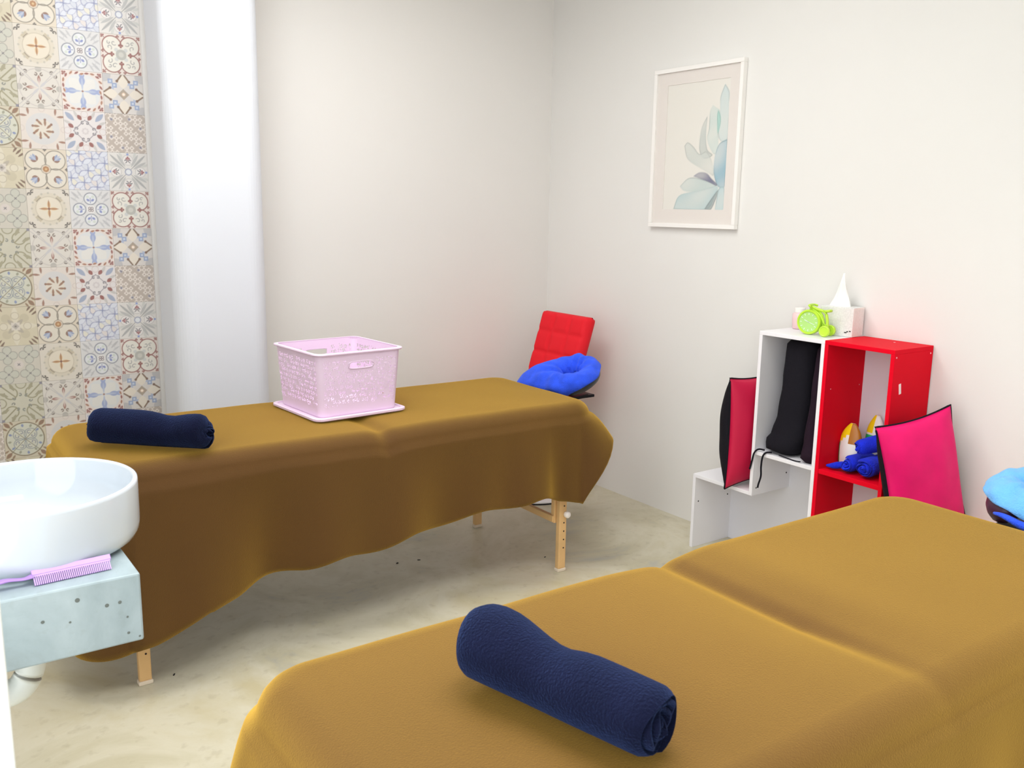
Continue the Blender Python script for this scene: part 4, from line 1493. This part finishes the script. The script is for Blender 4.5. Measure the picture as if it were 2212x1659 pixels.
for a, b in zip(rg, rg[1:]):
    for k in range(R): bm.faces.new((a[k], a[(k + 1) % R], b[(k + 1) % R], b[k]))
bm.faces.new(rg[-1])
obj('tissue', bm, 'tissue', tb, smooth=True)

# tricycle alarm clock: side-on to the room, wheels turned towards the camera
ck = thing('alarm_clock', 'lime green alarm clock shaped like a tricycle on the white shelf', 'clock', (-0.155, -1.855, TALL + 0.0005), math.radians(10))
FX = frame_of((-1, 0, 0))
wc = (0, 0.018, 0.0475)
obj('wheel_case', lathe(bmesh.new(), [(0, -0.012), (0.044, -0.012), (0.047, -0.009), (0.047, 0.010), (0.0445, 0.0135), (0.040, 0.0135), (0.038, 0.010), (0, 0.010)], 48, wc, FX), 'lime', ck, smooth=False)
dial = obj('dial', lathe(bmesh.new(), [(0, 0.0102), (0.0378, 0.0102), (0.0378, 0.0106), (0, 0.0106)], 40, wc, FX), 'lime_face', ck)
bm = bmesh.new()
for k in range(12):
    a = k * PI / 6
    Mx = Matrix.Translation((-0.0112, wc[1] + 0.031 * math.sin(a), wc[2] + 0.031 * math.cos(a))) @ Matrix.Rotation(-a, 4, 'X')
    bx(bm, -0.0004, 0.0004, -0.0011, 0.0011, -0.004, 0.004, Mx)
o_ = obj('hour_marks', bm, 'dial_mark', dial); o_.location -= dial.location
bm = bmesh.new()
for a, ln, wd_ in ((1.9, 0.026, 0.0009), (-1.15, 0.018, 0.0013)):
    Mx = Matrix.Translation((-0.0118, wc[1], wc[2])) @ Matrix.Rotation(a, 4, 'X')
    bx(bm, -0.0004, 0.0004, -wd_, wd_, -0.004, ln, Mx)
o_ = obj('clock_hands', bm, 'dial_mark', dial); o_.location -= dial.location
bm = bmesh.new()
pts = [(0.004, wc[1] + 0.053 * math.sin(a), wc[2] + 0.053 * math.cos(a)) for a in [math.radians(-20 - 6 * k) for k in range(17)]]
tube(bm, pts, 0.0036, 10)
obj('mudguard', bm, 'lime', ck, smooth=True)
bm = bmesh.new()
tube(bm, smooth_path([(0, 0.014, 0.105), (0, -0.01, 0.097), (0, -0.040, 0.088), (0, -0.050, 0.06), (0, -0.053, 0.022)], 6), 0.0055, 12)
tube(bm, smooth_path([(0, 0.012, 0.098), (0, -0.024, 0.072), (0, -0.05, 0.024)], 6), 0.0045, 12)
tube(bm, [(0, 0.016, 0.094), (0, 0.016, 0.11)], 0.006, 12)
obj('bike_frame', bm, 'lime', ck, smooth=True)
bm = bmesh.new()
tube(bm, smooth_path([(-0.03, 0.006, 0.108), (-0.018, 0.016, 0.112), (0.018, 0.016, 0.112), (0.03, 0.006, 0.108)], 5), 0.0042, 10)
obj('handlebar', bm, 'lime', ck, smooth=True)
bm = bmesh.new()
tube(bm, [(0, -0.034, 0.094), (0, -0.048, 0.093), (0, -0.064, 0.096)], [0.006, 0.011, 0.010], 14, flat=0.5)
obj('saddle', bm, 'lime', ck, smooth=True)
for xx in (-0.027, 0.02):
    obj('rear_wheel', lathe(bmesh.new(), [(0, -0.007), (0.017, -0.007), (0.0205, -0.004), (0.0205, 0.004), (0.017, 0.007), (0.014, 0.005), (0, 0.005)], 32, (xx, -0.055, 0.021), FX), 'lime', ck)
bm = bmesh.new(); tube(bm, [(-0.024, -0.055, 0.021), (0.02, -0.055, 0.021)], 0.005, 10)
obj('rear_axle', bm, 'lime', ck, smooth=True)

jr = thing('cosmetic_jar', 'small pale pink jar half hidden behind the green clock', 'jar', (-0.055, -1.712, TALL + 0.0005))
obj('jar_body', lathe(bmesh.new(), [(0, 0), (0.022, 0), (0.026, 0.004), (0.028, 0.04), (0.027, 0.06), (0.02, 0.066), (0, 0.066)], 36), 'pink_jar', jr, smooth=True)
obj('jar_lid', lathe(bmesh.new(), [(0, 0.066), (0.021, 0.066), (0.021, 0.082), (0.019, 0.084), (0, 0.084)], 36), 'jar_lid', jr)

# ------------------------------------------------------------------ framed print
fy0, fy1, fz0, fz1 = -1.322, -0.799, 1.3585, 2.0575
fr = thing('framed_picture', 'white framed watercolour of blue green leaves on the right wall', 'picture', (-0.001, (fy0 + fy1) / 2, fz0))
cyf = (fy0 + fy1) / 2
hw, hh_ = (fy1 - fy0) / 2, fz1 - fz0
fwid, fdep = 0.018, 0.024
for nm, a in (('frame_rail', ((-hw, hw), (0, fwid))), ('frame_rail', ((-hw, hw), (hh_ - fwid, hh_))), ('frame_stile', ((-hw, -hw + fwid), (fwid, hh_ - fwid))), ('frame_stile', ((hw - fwid, hw), (fwid, hh_ - fwid)))):
    box(nm, -fdep, 0, a[0][0], a[0][1], a[1][0], a[1][1], 'frame', fr, bevel=0.0015)
ay0, ay1, az0, az1 = -1.248 - cyf, -0.8805 - cyf, 1.440 - fz0, 1.9855 - fz0
bm = bmesh.new()
for (y0, y1, z0, z1) in ((-hw + fwid, hw - fwid, fwid, az0), (-hw + fwid, hw - fwid, az1, hh_ - fwid), (-hw + fwid, ay0, az0, az1), (ay1, hw - fwid, az0, az1)):
    bx(bm, -0.014, -0.011, y0, y1, z0, z1)
obj('mount_board', bm, 'mount', fr)
LEAVES = [
    ((198, 213, 212), [(0.913, 0.041), (0.853, 0.135), (0.856, 0.23), (0.856, 0.443), (0.997, 0.457), (0.986, 0.203), (0.984, 0.107)]),
    ((202, 214, 208), [(0.744, 0.19), (0.703, 0.241), (0.701, 0.366), (0.682, 0.456), (0.796, 0.567), (0.856, 0.523), (0.848, 0.371), (0.859, 0.248), (0.79, 0.21)]),
    ((148, 210, 198), [(0.829, 0.23), (0.872, 0.285), (0.872, 0.355), (0.837, 0.408), (0.818, 0.281)]),
    ((192, 198, 192), [(0.668, 0.267), (0.586, 0.353), (0.562, 0.452), (0.573, 0.544), (0.652, 0.6), (0.78, 0.575), (0.69, 0.529), (0.66, 0.419)]),
    ((202, 207, 200), [(0.317, 0.49), (0.371, 0.463), (0.472, 0.503), (0.573, 0.562), (0.684, 0.545), (0.788, 0.639), (0.815, 0.731), (0.741, 0.716), (0.624, 0.681), (0.467, 0.633), (0.366, 0.584)]),
    ((138, 178, 194), [(0.997, 0.457), (0.878, 0.489), (0.823, 0.567), (0.807, 0.657), (0.826, 0.74), (0.888, 0.817), (0.989, 0.826), (0.997, 0.732), (1.0, 0.58)]),
    ((192, 206, 202), [(0.273, 0.813), (0.412, 0.749), (0.595, 0.754), (0.869, 0.808), (0.717, 0.839), (0.548, 0.857), (0.355, 0.852)]),
    ((174, 200, 202), [(0.181, 1.0), (0.26, 0.894), (0.453, 0.861), (0.644, 0.848), (0.888, 0.817), (0.837, 0.912), (0.717, 1.0)]),
    ((136, 152, 152), [(0.698, 0.996), (0.766, 0.94), (0.902, 0.844), (0.81, 0.995)]),
    ((176, 204, 208), [(0.864, 1.0), (0.902, 0.841), (0.992, 0.835), (0.992, 0.998)]),
    ((96, 98, 132), [(0.488, 0.734), (0.589, 0.705), (0.703, 0.714), (0.782, 0.756), (0.869, 0.798), (0.861, 0.813), (0.747, 0.784), (0.595, 0.754)]),
]
nu, nv = 110, 164
gu, gv = np.meshgrid(np.linspace(0, 1, nu), np.linspace(1, 0, nv))
art = Art((230, 226, 217), gu, gv, 0.012)
asp = 0.5455 / 0.3675


def poly_dist(pts):
    pts = [(p[0], p[1] * asp) for p in pts]
    X, Y = gu, gv * asp
    d = np.full(X.shape, 1e9); inside = np.zeros(X.shape, bool)
    for (x0, y0), (x1, y1) in zip(pts, pts[1:] + pts[:1]):
        vx, vy = x1 - x0, y1 - y0
        t = np.clip(((X - x0) * vx + (Y - y0) * vy) / (vx * vx + vy * vy + 1e-12), 0, 1)
        d = np.minimum(d, np.hypot(X - x0 - t * vx, Y - y0 - t * vy))
        c = ((y0 > Y) != (y1 > Y)) & (X < (x1 - x0) * (Y - y0) / (y1 - y0 + 1e-12) + x0)
        inside ^= c
    return np.where(inside, -d, d)


rng = np.random.default_rng(3)
for k, (col, pts) in enumerate(LEAVES):
    P2 = [(p.x, p.y) for p in smooth_path([(x, y, 0) for x, y in pts] + [(pts[0][0], pts[0][1], 0)], 4)]
    d = poly_dist(P2)
    fx = rng.uniform(4, 13, 4); fy = rng.uniform(4, 16, 4); ph = rng.uniform(0, 6, 4)
    wash = 0.70 + 0.11 * sum(np.sin(gu * a_ + gv * b_ * asp + c_ + 1.5 * np.sin(gv * a_ + c_)) for a_, b_, c_ in zip(fx, fy, ph)) / 1.4
    wash += 0.10 * np.clip(1 + d / 0.05, 0, 1)
    art.put(art.cov(d) * wash, col)
    edge = np.clip(1 - np.abs(d + 0.006) / 0.008, 0, 1)
    dark = tuple(int(c * 0.66) for c in col)
    art.put(edge * (0.36 + 0.3 * np.sin(gv * 20 + k)), dark)
me = print_mesh('leaf_print', art.img, 0.3675, 0.5455, 0.002, 'art')
o = bpy.data.objects.new('leaf_print', me)
o.parent = fr
o.rotation_euler = (0, 0, -PI / 2)
o.location = (-0.0095, (ay0 + ay1) / 2, (az0 + az1) / 2)
C.objects.link(o)
obj('glass_pane', bx(bmesh.new(), -0.0175, -0.0160, -hw + fwid, hw - fwid, fwid, hh_ - fwid), 'glass', fr)

# ------------------------------------------------------------------ scraps on the floor
for k, (x, y, l_, r_, lb) in enumerate(((-1.394, -0.854, 0.010, 0.4, 'black scrap on the floor under the far table, left of a pair'), (-1.303, -0.872, 0.012, -0.5, 'black scrap on the floor under the far table, right of a pair'),
                                        (-2.393, -1.273, 0.011, 1.0, 'black scrap on the floor beside the left front table leg'), (-0.846, -1.13, 0.008, 0.2, 'tiny dark scrap on the floor behind the right table leg'))):
    bm = bx(bmesh.new(), -l_ / 2, l_ / 2, -0.0022, 0.0022, 0, 0.003, Matrix.Translation((x, y, 0.0)) @ Matrix.Rotation(r_, 4, 'Z'))
    o = obj('floor_scrap', bm, 'ink', None, bevel=0.001)
    tag(o, lb, 'scrap', 'dark scraps on the floor')
